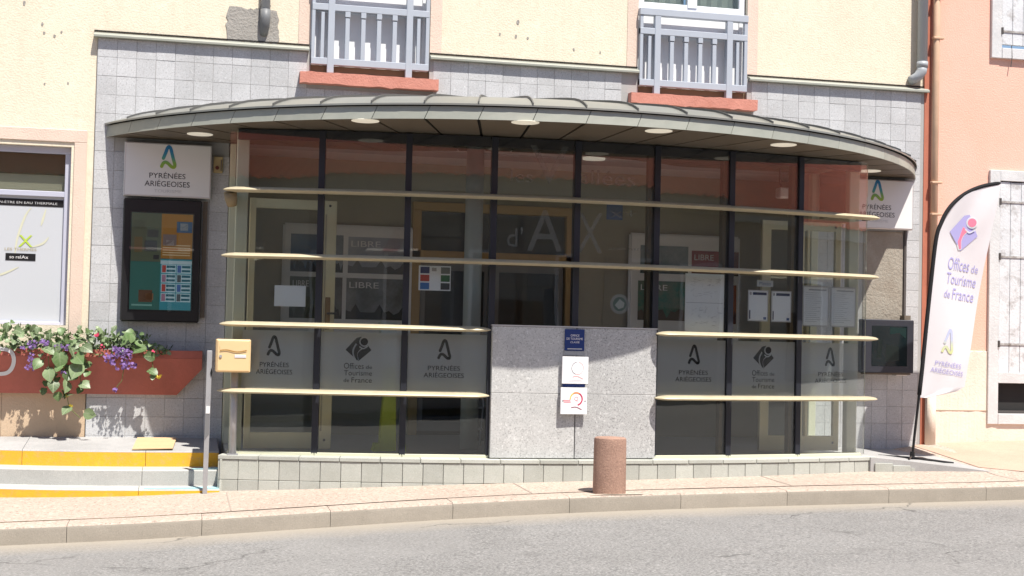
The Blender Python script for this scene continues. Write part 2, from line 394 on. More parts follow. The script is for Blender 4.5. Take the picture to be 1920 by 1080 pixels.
def a_logo(face, cx, cy, w, h, m, parent, d=.003):
    """the looped capital A mark: bounding box centre, width, height"""
    st = .18*w
    A = smooth_path([(.16, .44), (.30, .70), (.40, .90), (.50, .98), (.62, .90), (.72, .66), (.84, .36), (.92, .16), (.88, .06), (.78, .05)], 5)
    B = smooth_path([(.86, .05), (.72, .07), (.58, .15), (.45, .23), (.30, .27), (.18, .23), (.10, .14), (.06, .07)], 5)
    g = G()
    for path in (A, B):
        vs, fs = ribbon([((x-.5)*(w-st)+cx, (y-.5)*(h-st*.8)+cy) for x, y in path], st); g.add([face.p(x, y, d) for x, y in vs], fs); d += .0006
    return g.out('logo_mark', m, parent)
def diamond_logo(face, cx, cy, w, h, m1, m2, m3, parent, d=.003):
    """tilted square with a small figure in it"""
    P = lambda x, y: (cx+(x-.5)*w, cy+(y-.5)*h)
    face.poly([P(0, .46), P(.50, 0), P(1, .46), P(.60, 1.0), P(.42, .95)], m1, parent, d, 'logo_diamond')
    vs, fs = ribbon([P(*q) for q in smooth_path([(.52, .62), (.40, .45), (.38, .25), (.47, .02)], 5)], [.34*w*(1-.045*i) for i in range(16)], False)
    face.g(vs, fs, d+.0012).out('logo_halo', m3, parent)
    vs, fs = ribbon([P(*q) for q in smooth_path([(.53, .61), (.42, .45), (.40, .26), (.47, .05)], 5)], [.24*w*(1-.05*i) for i in range(16)], False)
    face.g(vs, fs, d+.0024).out('logo_body', m2, parent)
    for rr, mm, dd in ((.2, m3, .003), (.145, m2, .0042)):
        face.poly([P(.72+rr*math.cos(2*math.pi*k/18), .80+rr*w/h*math.sin(2*math.pi*k/18)) for k in range(18)], mm, parent, d+dd, 'logo_head')
    vs, fs = ribbon([P(*q) for q in smooth_path([(.53, .60), (.68, .52), (.86, .62)], 4)], .05*w, False)
    face.g(vs, fs, d+.0036).out('logo_arm', m3, parent)

def lerp_table(T, x):
    if x <= T[0][0]: a, b = T[0], T[1]
    elif x >= T[-1][0]: a, b = T[-2], T[-1]
    else:
        for a, b in zip(T, T[1:]):
            if a[0] <= x <= b[0]: break
    return a[1]+(b[1]-a[1])*(x-a[0])/(b[0]-a[0])
GT = [(-12, -.66), (-4.6, -.416), (-3.4, -.386), (-2.93, -.357), (-2.4, -.334), (-1.5, -.286), (-.5, -.247), (.2, -.229), (.75, -.220), (1.83, -.205), (2.7, -.198), (4, -.182), (6, -.12), (12, .05)]
def kerb_y(x): return -2.55+.05*x
def gz(x, y):
    """height of the pavement"""
    z = sum(lerp_table(GT, x+d) for d in (-.35, 0, .35))/3+.02*(y+1.6)
    if x > 3.2:                                             # rises towards the salmon house
        k = min(1, (x-3.2)/1.0); t = max(0, min(1, (y+1.7)/1.6)); z += k*t*(.125 if x < 4.4 else .125-.00*(x-4.4))
    return z

# ------------------------------------------------------------------ ground: road, pavement, kerb
def sheet(name, m, xs, ys, f):
    vs = [(x, y(x) if callable(y) else y, 0) for y in ys for x in xs]; vs = [(x, y, f(x, y)) for x, y, _ in vs]; n = len(xs)
    fs = [(j*n+i, j*n+i+1, (j+1)*n+i+1, (j+1)*n+i) for j in range(len(ys)-1) for i in range(n-1)]
    return tag(G().add(vs, fs).out(name, m, smooth=True), kind='structure')
XS = [-60, -30, -14]+[-9+.3*i for i in range(64)]+[14, 30, 60]
def road_z(x, y):
    k = kerb_y(x); d = k-y
    return gz(max(-12, min(12, x)), k)-.125+.012*min(d, 4)-.008*max(0, d-4)+(x-max(-12, min(12, x)))*.028
sheet('road', asphalt_m, XS, [lambda x: kerb_y(x)-12.0, lambda x: kerb_y(x)-9, lambda x: kerb_y(x)-6, lambda x: kerb_y(x)-4, lambda x: kerb_y(x)-2.5, lambda x: kerb_y(x)-1.2, lambda x: kerb_y(x)-.5, lambda x: kerb_y(x)+.05], road_z)
XP = [-12, -10]+[-9+.25*i for i in range(76)]+[12, 14]
sheet('pavement', sidewalk_m, XP, [lambda x: kerb_y(x)+.285, lambda x: -2.0+.03*x, -1.7, -1.4, -1.1, -.8, -.4, -.05], lambda x, y: gz(x, y))
PV = bpy.data.objects['pavement']
for xj in (-7.1, -5.0, -2.93, -.55, 1.75, 4.0, 6.2):
    g = G(); ys = [kerb_y(xj)+.30, -1.9, -1.6, -1.33]
    g.sweep([[(xj-.005, y_, gz(xj, y_)+.003), (xj+.005, y_, gz(xj, y_)+.003)] for y_ in ys], closed=False)
    g.out('pavement_joint', mat('pavement_joint_mortar', (.33, .275, .235), .95), PV)
kb = tag(link(bpy.data.objects.new('kerb', None), None, (0, -2.5, -.4)), kind='structure')
x = -8.82; i = 0
while x < 9:
    x2 = x+.945; a, b = x+.0018, x2-.0018; P = []
    y0a, y0b = kerb_y(a), kerb_y(b)
    g = G(); prof = [(0.012, -.40), (0.0, -.028), (.008, -.010), (.028, 0.0), (.277, .002), (.277, -.40)]
    rings = []
    for xx in (a, (a+b)/2, b):
        rings.append([(xx, kerb_y(xx)+dy, gz(xx, kerb_y(xx))+dz+(0 if dz < -.3 else .001*math.sin(i*1.7))) for dy, dz in prof])
    ks = shade_auto(g.sweep(rings).out('kerb_stone', kerb_m, kb), 30); ks.data.materials.append(sidewalk_m)
    for po in ks.data.polygons:
        if po.normal.z > .8: po.material_index = 1
    x = x2; i += 1
# chipped mortar filler between kerb and pavement
g = G(); g.sweep([[(xx, kerb_y(xx)+.270, gz(xx, kerb_y(xx)+.28)-.012), (xx, kerb_y(xx)+.292, gz(xx, kerb_y(xx)+.28)-.012), (xx, kerb_y(xx)+.292, gz(xx, kerb_y(xx)+.28)-.05), (xx, kerb_y(xx)+.270, gz(xx, kerb_y(xx)+.28)-.05)] for xx in [-8.8+.5*k for k in range(36)]])
g.out('kerb_joint', mortar, kb)
sp = G()
for (X0, X1) in [(4.05, 9)]:
    xs = [X0+.35*k for k in range(15)]
    ys = [-1.75, -1.3, -.9, -.5, -.03]
    vs = [(x_+(.5 if y_ < -1.6 else 0), y_, gz(x_+(.5 if y_ < -1.6 else 0), y_)+.005) for y_ in ys for x_ in xs]; n = len(xs)
    sp.add(vs, [(j*n+i, j*n+i+1, (j+1)*n+i+1, (j+1)*n+i) for j in range(len(ys)-1) for i in range(n-1)])
tag(sp.out('salmon_pavement', salmonpave, smooth=True), kind='structure')

# ------------------------------------------------------------------ the tourist office building
B = thing('tourist_office_building', 'cream rendered building clad in grey granite tiles with curved glass shopfront under zinc canopy', 'building', (0, 0, 0))
WIN = [(-2.225, -1.088), (1.012, 2.168)]
g = G()
for a, b in ((-9, WIN[0][0]), (WIN[0][1], WIN[1][0]), (WIN[1][1], 4.15)): g.box(a, b, 0, .35, 3.655, 5.6)
g.box(-9, 4.15, 0, .35, 5.6, 7.2)
g.box(-9, -4.153, 0, .35, 2.62, 3.655); g.box(-4.35, -4.153, 0, .35, .40, 2.62); g.box(-9, -6.4, 0, .35, .40, 2.62); g.box(-6.4, -4.35, 0, .35, .40, 1.0)
g.out('rendered_wall', cream, B)
g = G()
for k in range(6): g.box(-4.157-.72*(k+1)+.003, -4.157-.72*k, -.006, .3, -.7, .397)
g.out('lower_wall', beige, B)
g = G(); g.box(-4.325, -4.215, -.014, 0, .41, 2.66); g.box(-6.6, -4.215, -.014, 0, 2.66, 2.775)
g.out('window_surround', pinkband, B, bevel=.004)
for a, b in WIN:                                            # pale pink painted bands beside the upper windows
    G().box(a-.115, a-.002, -.006, 0, 3.70, 5.6).out('painted_band', pinkband, B)
    G().box(b+.002, b+.115, -.006, 0, 3.70, 5.6).out('painted_band', pinkband, B)
# small holes and stains in the render
g = G()
for (x_, z_, r_) in [(-.24, 3.92, .016), (-.42+.3, 3.91, .014), (-.40, 3.93, .012), (-.22, 4.06, .02), (-4.64, 3.72, .014), (-4.62, 3.64, .012), (-4.47, 3.66, .01), (-3.9, 4.1, .012), (-4.4, 3.2, .010), (-4.6, 3.18, .009), (.35, 3.83, .012), (.62, 3.82, .010), (-4.8, 3.9, .016), (-4.72, 3.97, .014), (-4.5, 3.98, .013), (-4.53, 3.62, .012)]:
    n = 9; g.add([(x_+r_*(.6+.5*random.random())*math.cos(2*math.pi*k/n), -.0035, z_+1.3*r_*(.6+.5*random.random())*math.sin(2*math.pi*k/n)) for k in range(n)], [tuple(range(n))])
g.out('render_pockmarks', cement, B)['kind'] = 'stuff'
# cement repair behind the cut pipe
random.seed(3); n = 40; pts = []
for k in range(n):
    a = 2*math.pi*k/n; rx, rz = .24, .165; q = max(abs(math.cos(a))/rx, abs(math.sin(a))/rz)
    pts.append((-2.765+math.cos(a)/q*(.92+.13*random.random()), 3.84+math.sin(a)/q*(.9+.14*random.random())))
G().prism(pts, lambda x, z: (x, -.008, max(3.672, z)), lambda x, z: (x, .001, max(3.672, z))).out('cement_patch', cement, B)
# flashing strips over the tiles
for a, b in ((-4.185, -2.24), (-1.086, 1.01), (2.18, 4.18)):
    g = G(); g.prism([(-.075, 3.628), (-.075, 3.650), (-.055, 3.662), (0.02, 3.690), (.02, 3.628)], lambda y, z: (a, y, z), lambda y, z: (b, y, z)); f_ = g.out('flashing_strip', zincfascia, B, bevel=.002)
    G().box(a, b, -.012, .0, 3.690, 3.700).out('sealant_line', dark, f_)
# tile cladding: backing plus tiles
TP = .172
g = G(); g.box(-4.15, -2.95, -.0215, .35, -.6, 2.74); g.box(2.95, 4.145, -.0215, .35, -.6, 2.74)
g.box(-4.15, 4.145, -.0215, .35, 2.74, 3.42)
for a, b in ((-4.15, WIN[0][0]), (WIN[0][1], WIN[1][0]), (WIN[1][1], 4.145)): g.box(a, b, -.0215, .35, 3.42, 3.654)
CL = g.out('tiled_wall', mortar, B)
def dome(sd): return .065*(1-math.exp(-max(0, sd)/.2))+.155*max(0, sd)
def roof_z(x, y):
    return 2.84+dome(4.60-math.hypot(x, 2.118-y))
slots = []
nx = 48
for j in range(22):
    z1 = 3.627-j*TP; z0 = z1-TP
    for i in range(nx+1):
        x0 = -4.148+i*TP; x1 = min(x0+TP, 4.143)
        if x1-x0 < .04: continue
        cx, cz = (x0+x1)/2, (z0+z1)/2
        if -2.95 < cx < 2.95 and z1 < 2.8: continue
        if any(a-.09 < cx < b+.05 and z1 > 3.45 for a, b in WIN): continue
        if 3.47 < cx < 3.93 and 1.24 < cz < 2.19: continue
        if abs(cx) < 4.05 and roof_z(cx, 0)-.12 > z1 > 2.75: continue
        vis = not (cx < -3.19 and cx > -3.87 and 1.1 < cz < 2.65) and not (cx < -3.2 and .45 < cz < .74) and cz > -.12
        if j == 0: z1 = 3.626
        slots.append((x0, x1, z0, z1, vis))
cam0 = Vector((-3.37, -13.4, 1.0))
slots.sort(key=lambda s: (not s[4], (Vector(((s[0]+s[1])/2, 0, (s[2]+s[3])/2))-cam0).length))
tile_me = []
def tile_mesh(w, h, dpt, m, b=.003):
    o = G().box(-w/2, w/2, -dpt, 0, -h/2, h/2).out('tile', m, bevel=b); me = o.data; bpy.data.objects.remove(o); return me
base_tile = tile_mesh(TP-.0028, TP-.0028, .02, granite, .0012)
rest = G(); random.seed(11)
for q, (x0, x1, z0, z1, vis) in enumerate(slots):
    full = abs((x1-x0)-TP) < .002 and abs(z1-z0-TP) < .002
    d = -.005-random.random()*.0025
    if q < 298:
        me = base_tile if full else tile_mesh(x1-x0-.003, z1-z0-.003, .02, granite, .002)
        o = bpy.data.objects.new('tile', me); link(o, CL, ((x0+x1)/2+random.gauss(0, .0005), d, (z0+z1)/2+random.gauss(0, .0006)))
        o.rotation_euler = (random.gauss(0, .003), random.gauss(0, .002), random.gauss(0, .003))
    else: rest.box(x0+.0015, x1-.0015, d-.02, d, z0+.0015, z1-.0015)
rest.out('tile_field', granite, CL, bevel=.002)['kind'] = 'stuff'
# bare slab where an old sign hung, right of the shopfront
G().box(3.475, 3.925, -.03, -.004, 1.245, 2.165).out('bare_wall_slab', stucco, B, bevel=.006)
G().box(3.93, 3.955, -.045, -.004, 1.25, 2.18).out('steel_edge_bar', iron, B)

# upper windows with sills and railings
for wi, (a, b) in enumerate(WIN):
    sx0, sx1 = a-.10, b+.075
    random.seed(20+wi); n = 26; rings = []
    for k in range(n+1):
        xx = sx0+(sx1-sx0)*k/n; jt = lambda s: random.gauss(0, s)
        rings.append([(xx, -.125+jt(.002), 3.318+jt(.004)), (xx, -.13+jt(.002), 3.424+jt(.002)), (xx, .10, 3.434), (xx, .10, 3.318)])
    shade_auto(G().sweep(rings).out('window_sill', redsill, B), 30)
    G().box(a+.002, b-.002, .012, .34, 3.43, 3.512).out('inner_sill', mat('brown_inner_sill', (.22, .18, .12), .9, var=.3), B)
    fr = G()
    y0, y1 = .045, .105
    fr.box(a+.01, a+.07, y0, y1, 3.515, 5.6); fr.box(b-.07, b-.01, y0, y1, 3.515, 5.6); fr.box((a+b)/2-.05, (a+b)/2+.05, y0-.01, y1, 4.34, 5.6)
    fr.box(a+.07, b-.07, y0, y1, 4.29, 4.37); fr.box(a+.07, b-.07, y0, y1, 5.52, 5.6)
    wn = fr.out('window', framewhite, B, bevel=.004)
    G().box(a+.07, b-.07, y0+.012, y1-.01, 3.515, 4.29).out('lower_panel', whitepaint, wn, bevel=.003)
    for s0, s1 in ((a+.07, (a+b)/2-.05), ((a+b)/2+.05, b-.07)):
        G().box(s0, s1, .07, .077, 4.37, 5.52).out('pane', windowg, wn)
        c_ = G(); n = 12; rr = [[(s0+(s1-s0)*k/n, .16+.018*math.sin(k*2.1), z) for z in (4.36, 5.54)] for k in range(n+1)]
        c_.sweep(rr, closed=False).out('curtain', mat('net_curtain', (.55, .58, .52), .9), wn)
    # railing
    y0, y1 = -.062, -.004; dz = 3.44
    rl = G().box(a-.005, b-.012, y0-.006, y1+.006, 4.215, 4.285).out('railing', railgrey, B, bevel=.004)
    G().box(a+.002, b-.018, y0, y1, 4.025, 4.088).out('rail', railgrey, rl, bevel=.004)
    G().box(a+.002, b-.018, y0, y1, 3.510, 3.575).out('rail', railgrey, rl, bevel=.004)
    for px, w_ in ((a+.018, .032), (b-.032, .036)): G().box(px-w_/2, px+w_/2, y0+.003, y1-.003, 3.512, 4.214).out('upright', railgrey, rl, bevel=.003)
    for px in (a+.185, b-.207): G().box(px-.031, px+.031, y0-.004, y1+.004, 3.434, 4.214).out('upright', railgrey, rl, bevel=.003)
    for q in range(4):
        px = a+.338+.150*q; o = G().box(px-.021, px+.021, y0+.006, y1-.006, 3.575, 3.965).out('baluster', railgrey, rl, bevel=.003)
        G().box(px-.025, px+.025, y0+.001, y1-.001, 3.972, 4.026).out('baluster', railgrey, rl, bevel=.003)
    for px in (a+.105, b-.118): G().box(px-.016, px+.016, y0+.008, y1-.008, 3.575, 4.01).out('baluster', railgrey, rl, bevel=.002)

# left shop window beside the cladding
sw = G(); y0, y1 = .07, .13
sw.box(-6.4, -4.35, y0, y1, 2.56, 2.62); sw.box(-4.405, -4.352, y0, y1, 1.0, 2.56); sw.box(-6.4, -4.405, y0, y1, 2.165, 2.215); sw.box(-6.4, -4.405, y0, y1, 1.0, 1.03)
sw = sw.out('shop_window', lavender, B, bevel=.004)
G().box(-6.4, -4.405, .10, .11, 1.03, 2.165).out('film_covered_pane', filmwhite, sw)
G().box(-6.4, -4.405, .105, .112, 2.215, 2.56).out('pane', windowg, sw)
G().box(-6.4, -4.405, .14, .16, 2.37, 2.58).out('blind_box', olive, sw)
G().box(-6.4, -4.405, .15, .155, 2.2, 2.37).out('roller_blind', blindc, sw)
G().box(-6.4, -4.36, .16, .3, 2.2, 2.6).out('backing', olive, sw)
FT = Face((0, .10, 0))
FT.rect(-6.4, -4.412, 2.075, 2.140, black, sw, .003, 'printed_band')
FT.text('BIEN-ÊTRE EN EAU THERMALE', -5.02, -4.465, 2.094, 2.122, greyink, sw, .005)
FT.text('X', -4.79, -4.668, 1.705, 1.81, mat('lime_print', (.42, .55, .06), .5), sw, .004)
FT.text('LES THERMES', -4.905, -4.632, 1.668, 1.692, mat('tan_print', (.36, .30, .16), .5), sw, .004)
FT.rect(-4.897, -4.638, 1.578, 1.643, black, sw, .003, 'printed_band')
FT.text('so rel', -4.862, -4.765, 1.596, 1.625, signwhite, sw, .005); FT.text('Ax', -4.76, -4.70, 1.596, 1.625, signwhite, sw, .005)
for path in ([(-4.82, 1.6), (-4.80, 1.78), (-4.74, 1.98), (-4.69, 2.06)], [(-4.56, 2.06), (-4.585, 1.96), (-4.60, 1.9)], [(-4.68, 1.70), (-4.58, 1.74), (-4.53, 1.80)], [(-5.0, 1.42), (-4.9, 1.46), (-4.78, 1.52)]):
    pp = smooth_path(path, 6); vs, fs = ribbon(pp, [.004+.016*math.sin(math.pi*k/(len(pp)-1)) for k in range(len(pp))], False)
    FT.g(vs, fs, .0025).out('printed_swirl', mat('pale_gold_print', (.55, .55, .42), .5), sw)

# downpipes
dp = G().tube([(-2.655, -.055, 7.0), (-2.655, -.055, 3.90)], .042, 14).out('downpipe', pvcgrey, B, smooth=True)
G().tube([(-2.655, -.055, 3.99), (-2.655, -.055, 3.90), (-2.657, -.05, 3.86), (-2.66, -.02, 3.80), (-2.662, .01, 3.77)], [.047, .047, .045, .04, .038], 14).out('pipe_elbow', mat('dark_pvc', (.16, .165, .17), .5), dp, smooth=True)
G().box(-2.70, -2.61, -.06, 0, 4.02, 4.035).out('pipe_clamp', iron, dp)
dp = G().tube([(4.083, -.085, 7.0), (4.083, -.085, 3.90)], .052, 16).out('downpipe', pvcgrey, B, smooth=True)
G().tube([(4.083, -.085, 3.94), (4.083, -.085, 3.88)], .058, 16).out('pipe_collar', pvcgrey, dp, smooth=True)
G().tube([(4.083, -.085, 3.89), (4.075, -.085, 3.84), (4.045, -.075, 3.79), (4.015, -.05, 3.765), (3.99, -.01, 3.75)], [.054, .054, .052, .050, .048], 16).out('pipe_elbow', pvcgrey, dp, smooth=True)

# ---- curved shopfront
RB, YC = 10.9311, 9.4311
def arc(deg, r): a = R_(deg); return Vector((r*math.sin(a), YC-r*math.cos(a), 0))
ANG = [-15.53+3.8775*k for k in range(9)]
ZS, ZT = -.036, 2.712
def pane_face(k, dr=0.):
    a, b = arc(ANG[k], RB+dr), arc(ANG[k+1], RB+dr); f = Face(a, b-a); f.w = (b-a).length; return f
def pu(k, X): return (X-arc(ANG[k], RB).x)/math.cos(R_((ANG[k]+ANG[k+1])/2))
PF = [pane_face(k) for k in range(8)]
for k in range(8):
    f = PF[k]; z0 = 1.085 if k in (3, 4) else ZS; e0 = -.05 if k == 0 else .004; e1 = f.w+.05 if k == 7 else f.w-.004
    c = f.p((e0+e1)/2, (z0+ZT)/2, -.004)
    G().obox(c, f.u, f.v, f.n, e1-e0, ZT-z0, .008).out('glass_pane', paneg, B)
    G().obox(f.p(f.w/2, 2.672, -.05), f.u, f.v, f.n, f.w-.02, .085, .05).out('head_rail', navy, B)
    if k not in (3, 4):
        G().obox(f.p(f.w/2, ZS-.004, -.02), f.u, f.v, f.n, f.w-.003, .03, .075).out('bottom_rail', creamalu, B, bevel=.003)
for k in range(1, 8):
    z0 = ZS if k not in (4,) else 1.09
    p = arc(ANG[k], RB-.028); a = R_(ANG[k]); u = Vector((math.cos(a), math.sin(a), 0)); n = Vector((math.sin(a), -math.cos(a), 0))
    ml = G().obox((p.x, p.y, (z0+ZT)/2), u, (0, 0, 1), n, (.054), ZT-z0, .09).out('mullion', navy, B, bevel=.003)
    if k in (5, 6, 7):
        G().obox(Vector((p.x, p.y, (z0+ZT)/2))-u*.046-n*.05, u, (0, 0, 1), n, .034, ZT-z0-.01, .06).out('mullion_trim', mat('brown_trim', (.12, .09, .05), .5), ml)
# granite panel under the middle panes
for k in (3, 4):
    f = PF[k]
    for z0, z1 in ((-.045, .5085), (.5105, 1.080)):
        c = f.p(f.w/2, (z0+z1)/2, .02); G().obox(c, f.u, f.v, f.n, f.w-.004, z1-z0, .10).out('granite_slab', slabgranite if k == 3 else mat('speckled_granite_slab', (.46, .46, .455), .55, var=.3, vscale=2.2, speck=.9, sscale=85, bump=.06, bscale=200), B, bevel=.003)
    G().obox(f.p(f.w/2, 1.088, .01), f.u, f.v, f.n, f.w+.01, .012, .13).out('panel_coping', signframe, B)
# frosted vinyl with cut-out logos
def pa_text(f, x0, x1, y0, y1, m, parent, d, small=True):
    h = (y1-y0); f.text('PYRÉNÉES', x0+(x1-x0)*.10, x1-(x1-x0)*.10, y0+h*.56, y1, m, parent, d); f.text('ARIÉGEOISES', x0, x1, y0, y0+h*.46, m, parent, d)
def of_text(f, x0, x1, y0, y1, m, parent, d):
    h = y1-y0; w = x1-x0
    f.text('Offices', x0, x0+w*.70, y0+h*.70, y1, m, parent, d); f.text('de', x0+w*.78, x1, y0+h*.71, y0+h*.90, m, parent, d)
    f.text('Tourisme', x0+.01*w, x1, y0+h*.36, y0+h*.62, m, parent, d)
    f.text('de', x0, x0+w*.20, y0+.01*h, y0+h*.20, m, parent, d); f.text('France', x0+w*.28, x1, y0, y0+h*.26, m, parent, d)
for k in (0, 1, 2, 5, 6, 7):
    f = PF[k]; fl = f.rect(.03 if k else .10, f.w-.03, .50, 1.0, frost, B, -.0125, 'frosted_film')
    if k in (0, 2, 5, 7):
        xa, xt = {0: (-2.566, (-2.71, -2.41)), 2: (-1.136, (-1.309, -.966)), 5: (1.131, (.951, 1.305)), 7: (2.57, (2.40, 2.76))}[k]
        a_logo(f, pu(k, xa), .868, .135, .185, darkfilm, fl, -.0112)
        pa_text(f, pu(k, xt[0]), pu(k, xt[1]), .628, .738, darkfilm, fl, -.0112)
    else:
        xa = -1.863 if k == 1 else 1.838
        diamond_logo(f, pu(k, xa), .858, .22, .21, darkfilm, darkfilm, frost, fl, -.0118)
        of_text(f, pu(k, xa-.118), pu(k, xa+.118), .572, .738, darkfilm, fl, -.0112)
# frosted lettering on the two middle panes
f = PF[3]
lt = f.text('V', pu(3, -.43), pu(3, -.085), 2.33, 2.66, frostlet, B, -.0112, 'pane_lettering')
f.text('les', pu(3, -.60), pu(3, -.40), 2.33, 2.44, frostlet, lt, -.0112); f.text("d'", pu(3, -.62), pu(3, -.48), 1.77, 1.94, frostlet, lt, -.0112)
f.text('A', pu(3, -.44), pu(3, -.13), 1.74, 2.10, frostlet, lt, -.0112)
f = PF[4]
lt = f.text('allées', pu(4, .01), pu(4, .53), 2.34, 2.47, frostlet, B, -.0112, 'pane_lettering')
f.text('X', pu(4, .005), pu(4, .24), 1.74, 2.09, frostlet, lt, -.0112)
f.rect(pu(4, .27), pu(4, .42), 2.04, 2.22, mat('pale_blue_sticker', (.07, .12, .22), .5), lt, -.0112, 'sticker'); f.text('x+', pu(4, .30), pu(4, .56), 2.06, 2.13, frostlet, lt, -.0105)
f.text('ARIÈGE PYRÉNÉES', pu(4, .29), pu(4, .70), 1.775, 1.80, frostlet, lt, -.0112)

# plinth
PL = G()
NP = 34; a0, a1 = -15.75, 15.9
def ring(deg): p0 = arc(deg, RB-.25); p1 = arc(deg, RB+.117); return [(p0.x, p0.y, -.6), (p1.x, p1.y, -.6), (p1.x, p1.y, -.088), (p0.x, p0.y, -.088)]
PL.sweep([ring(a0+(a1-a0)*k/NP) for k in range(NP+1)]); PL = PL.out('plinth', mortar, B)
def cap_ring(deg): p0 = arc(deg, RB-.25); p1 = arc(deg, RB+.147); return [(p0.x, p0.y, -.086), (p1.x, p1.y, -.086), (p1.x, p1.y, -.054), (p0.x, p0.y, -.046)]
NC = 18
for k in range(NC):
    da = (a1-a0)/NC; s0 = a0+da*k+.012; s1 = a0+da*(k+1)-.012
    G().sweep([cap_ring(s0+(s1-s0)*q/3) for q in range(4)]).out('coping_stone', pgranite, PL, bevel=.002)
ptile = tile_mesh(TP-.004, .166, .02, pgranite); dth = math.degrees(TP/(RB+.14))
nt_ = int((a1-a0)/dth); random.seed(5)
for row, zc in enumerate((-.172, -.341)):
    for k in range(nt_+1):
        a = a0+dth*(k+.5)
        if a > a1: continue
        p = arc(a, RB+.118+random.random()*.002); o = bpy.data.objects.new('tile', ptile); link(o, PL, (p.x, p.y, zc)); o.rotation_euler = (0, 0, R_(a))
p = arc(a0, RB)
for row, zc in enumerate((-.172, -.341)):
    for q in range(2):
        o = bpy.data.objects.new('tile', ptile); link(o, PL, (p.x-.002, -1.16+TP*q, zc)); o.rotation_euler = (0, 0, R_(-90))

# horizontal louvre slats
PROF = [(-.075, 0), (-.045, .019), (0, .027), (.045, .023), (.082, .006), (.088, -.003), (.05, -.014), (0, -.020), (-.045, -.016)]
def slat(zc, d0, d1):
    n = max(10, int((d1-d0)*2)); rings = []
    st = [0, .15, .35, .6]+[.6+(d1-d0-1.2)*k/n for k in range(1, n)]+[d1-d0-.6, d1-d0-.35, d1-d0-.15, d1-d0]
    for t in st:
        e = min(t, d1-d0-t); s = .22+.78*min(1, e/.5)**.6; rg = []
        for pr, pz in PROF:
            p = arc(d0+t, RB+.13+pr*s); rg.append((p.x, p.y, zc+pz*s))
        rings.append(rg)
    o = shade_auto(G().sweep(rings).out('louvre_slat', gold, B), 50)
    for k in range(9):
        if d0 < ANG[k]+.0 < d1 or (k in (0, 8) and d0-.3 < ANG[k] < d1+.3):
            a = R_(ANG[k]); nn = Vector((math.sin(a), -math.cos(a), 0)); u = Vector((math.cos(a), math.sin(a), 0)); p = arc(ANG[k], RB+.04)
            G().obox((p.x, p.y, zc-.004), u, (0, 0, 1), nn, .03, .022, .08).out('slat_bracket', navy, o)
    return o
EA = 15.86
s1_ = slat(2.178, -EA, EA); slat(1.622, -EA, EA)
for zc in (1.045, .485): slat(zc, -EA, -4.02); slat(zc, 3.65, EA)
p = arc(-15.6, RB+.1)
G().tube([(p.x+.0, p.y, 2.16), (p.x+.01, p.y+.02, 2.10), (p.x+.02, p.y+.04, 2.05)], [.055, .052, .04], 12).out('end_bracket', mat('bronze_bracket', (.20, .15, .08), .5), s1_, smooth=True)

# end posts, door frames and returns
for s in (-1, 1):
    G().box(s*2.86-.052, s*2.86+.052, -1.045, -.955, ZS-.01, 2.715).out('end_post', creamalu, B, bevel=.006)
    G().box(s*2.90-.04, s*2.90+.04, -.10, -.02, ZS-.01, 2.715).out('end_post', creamalu, B, bevel=.006)
    G().box(s*2.90-.03, s*2.90+.03, -.955, -.10, 2.16, 2.24).out('door_head', creamalu, B, bevel=.004)
    G().box(s*2.91-.004, s*2.91+.004, -.955, -.10, 2.24, 2.71).out('side_pane', paneg, B)
    # door leaf standing open inside, parallel to the front
    x0, x1 = (-2.785, -2.03) if s < 0 else (1.99, 2.80); y = -.90
    d = G(); d.box(x0, x0+(.055 if s < 0 else .09), y, y+.045, ZS+.01, 2.15); d.box(x1-(.125 if s < 0 else .06), x1, y, y+.045, ZS+.01, 2.15)
    d.box(x0, x1, y+.002, y+.043, 2.065, 2.149); d.box(x0, x1, y+.002, y+.043, ZS+.012, .115)
    d = d.out('door_leaf', doorcream, B, bevel=.004)
    G().box(x0+.05, x1-.05, y+.02, y+.026, .11, 2.07).out('pane', doorg, d)
    hx = x1-.06 if s < 0 else x0+.45
    if s < 0:
        G().box(hx-.022, hx+.022, y-.012, y, 1.02, 1.30).out('handle_plate', mat('bronze', (.22, .14, .06), .4, metal=.5), d, bevel=.004)
        G().tube([(hx, y-.012, 1.16), (hx, y-.05, 1.16), (hx+.08, y-.05, 1.16)], .009, 8).out('door_handle', iron, d, smooth=True)
        G().box(x1-.10, x1-.085, y-.003, y, .13, 2.03).out('glazing_bead', gold, d)
    else:
        G().box(hx-.045, hx-.02, y-.004, y+.045, .11, 2.07).out('glazing_bar', doorcream, d); G().box(hx+.01, hx+.035, y-.004, y+.045, .11, 2.07).out('glazing_bar', doorcream, d)
    for zz in (2.105, .05): G().tube([(x1-.06, y+.001, zz), (x1-.06, y-.003, zz)], .012, 10).out('screw', iron, d)

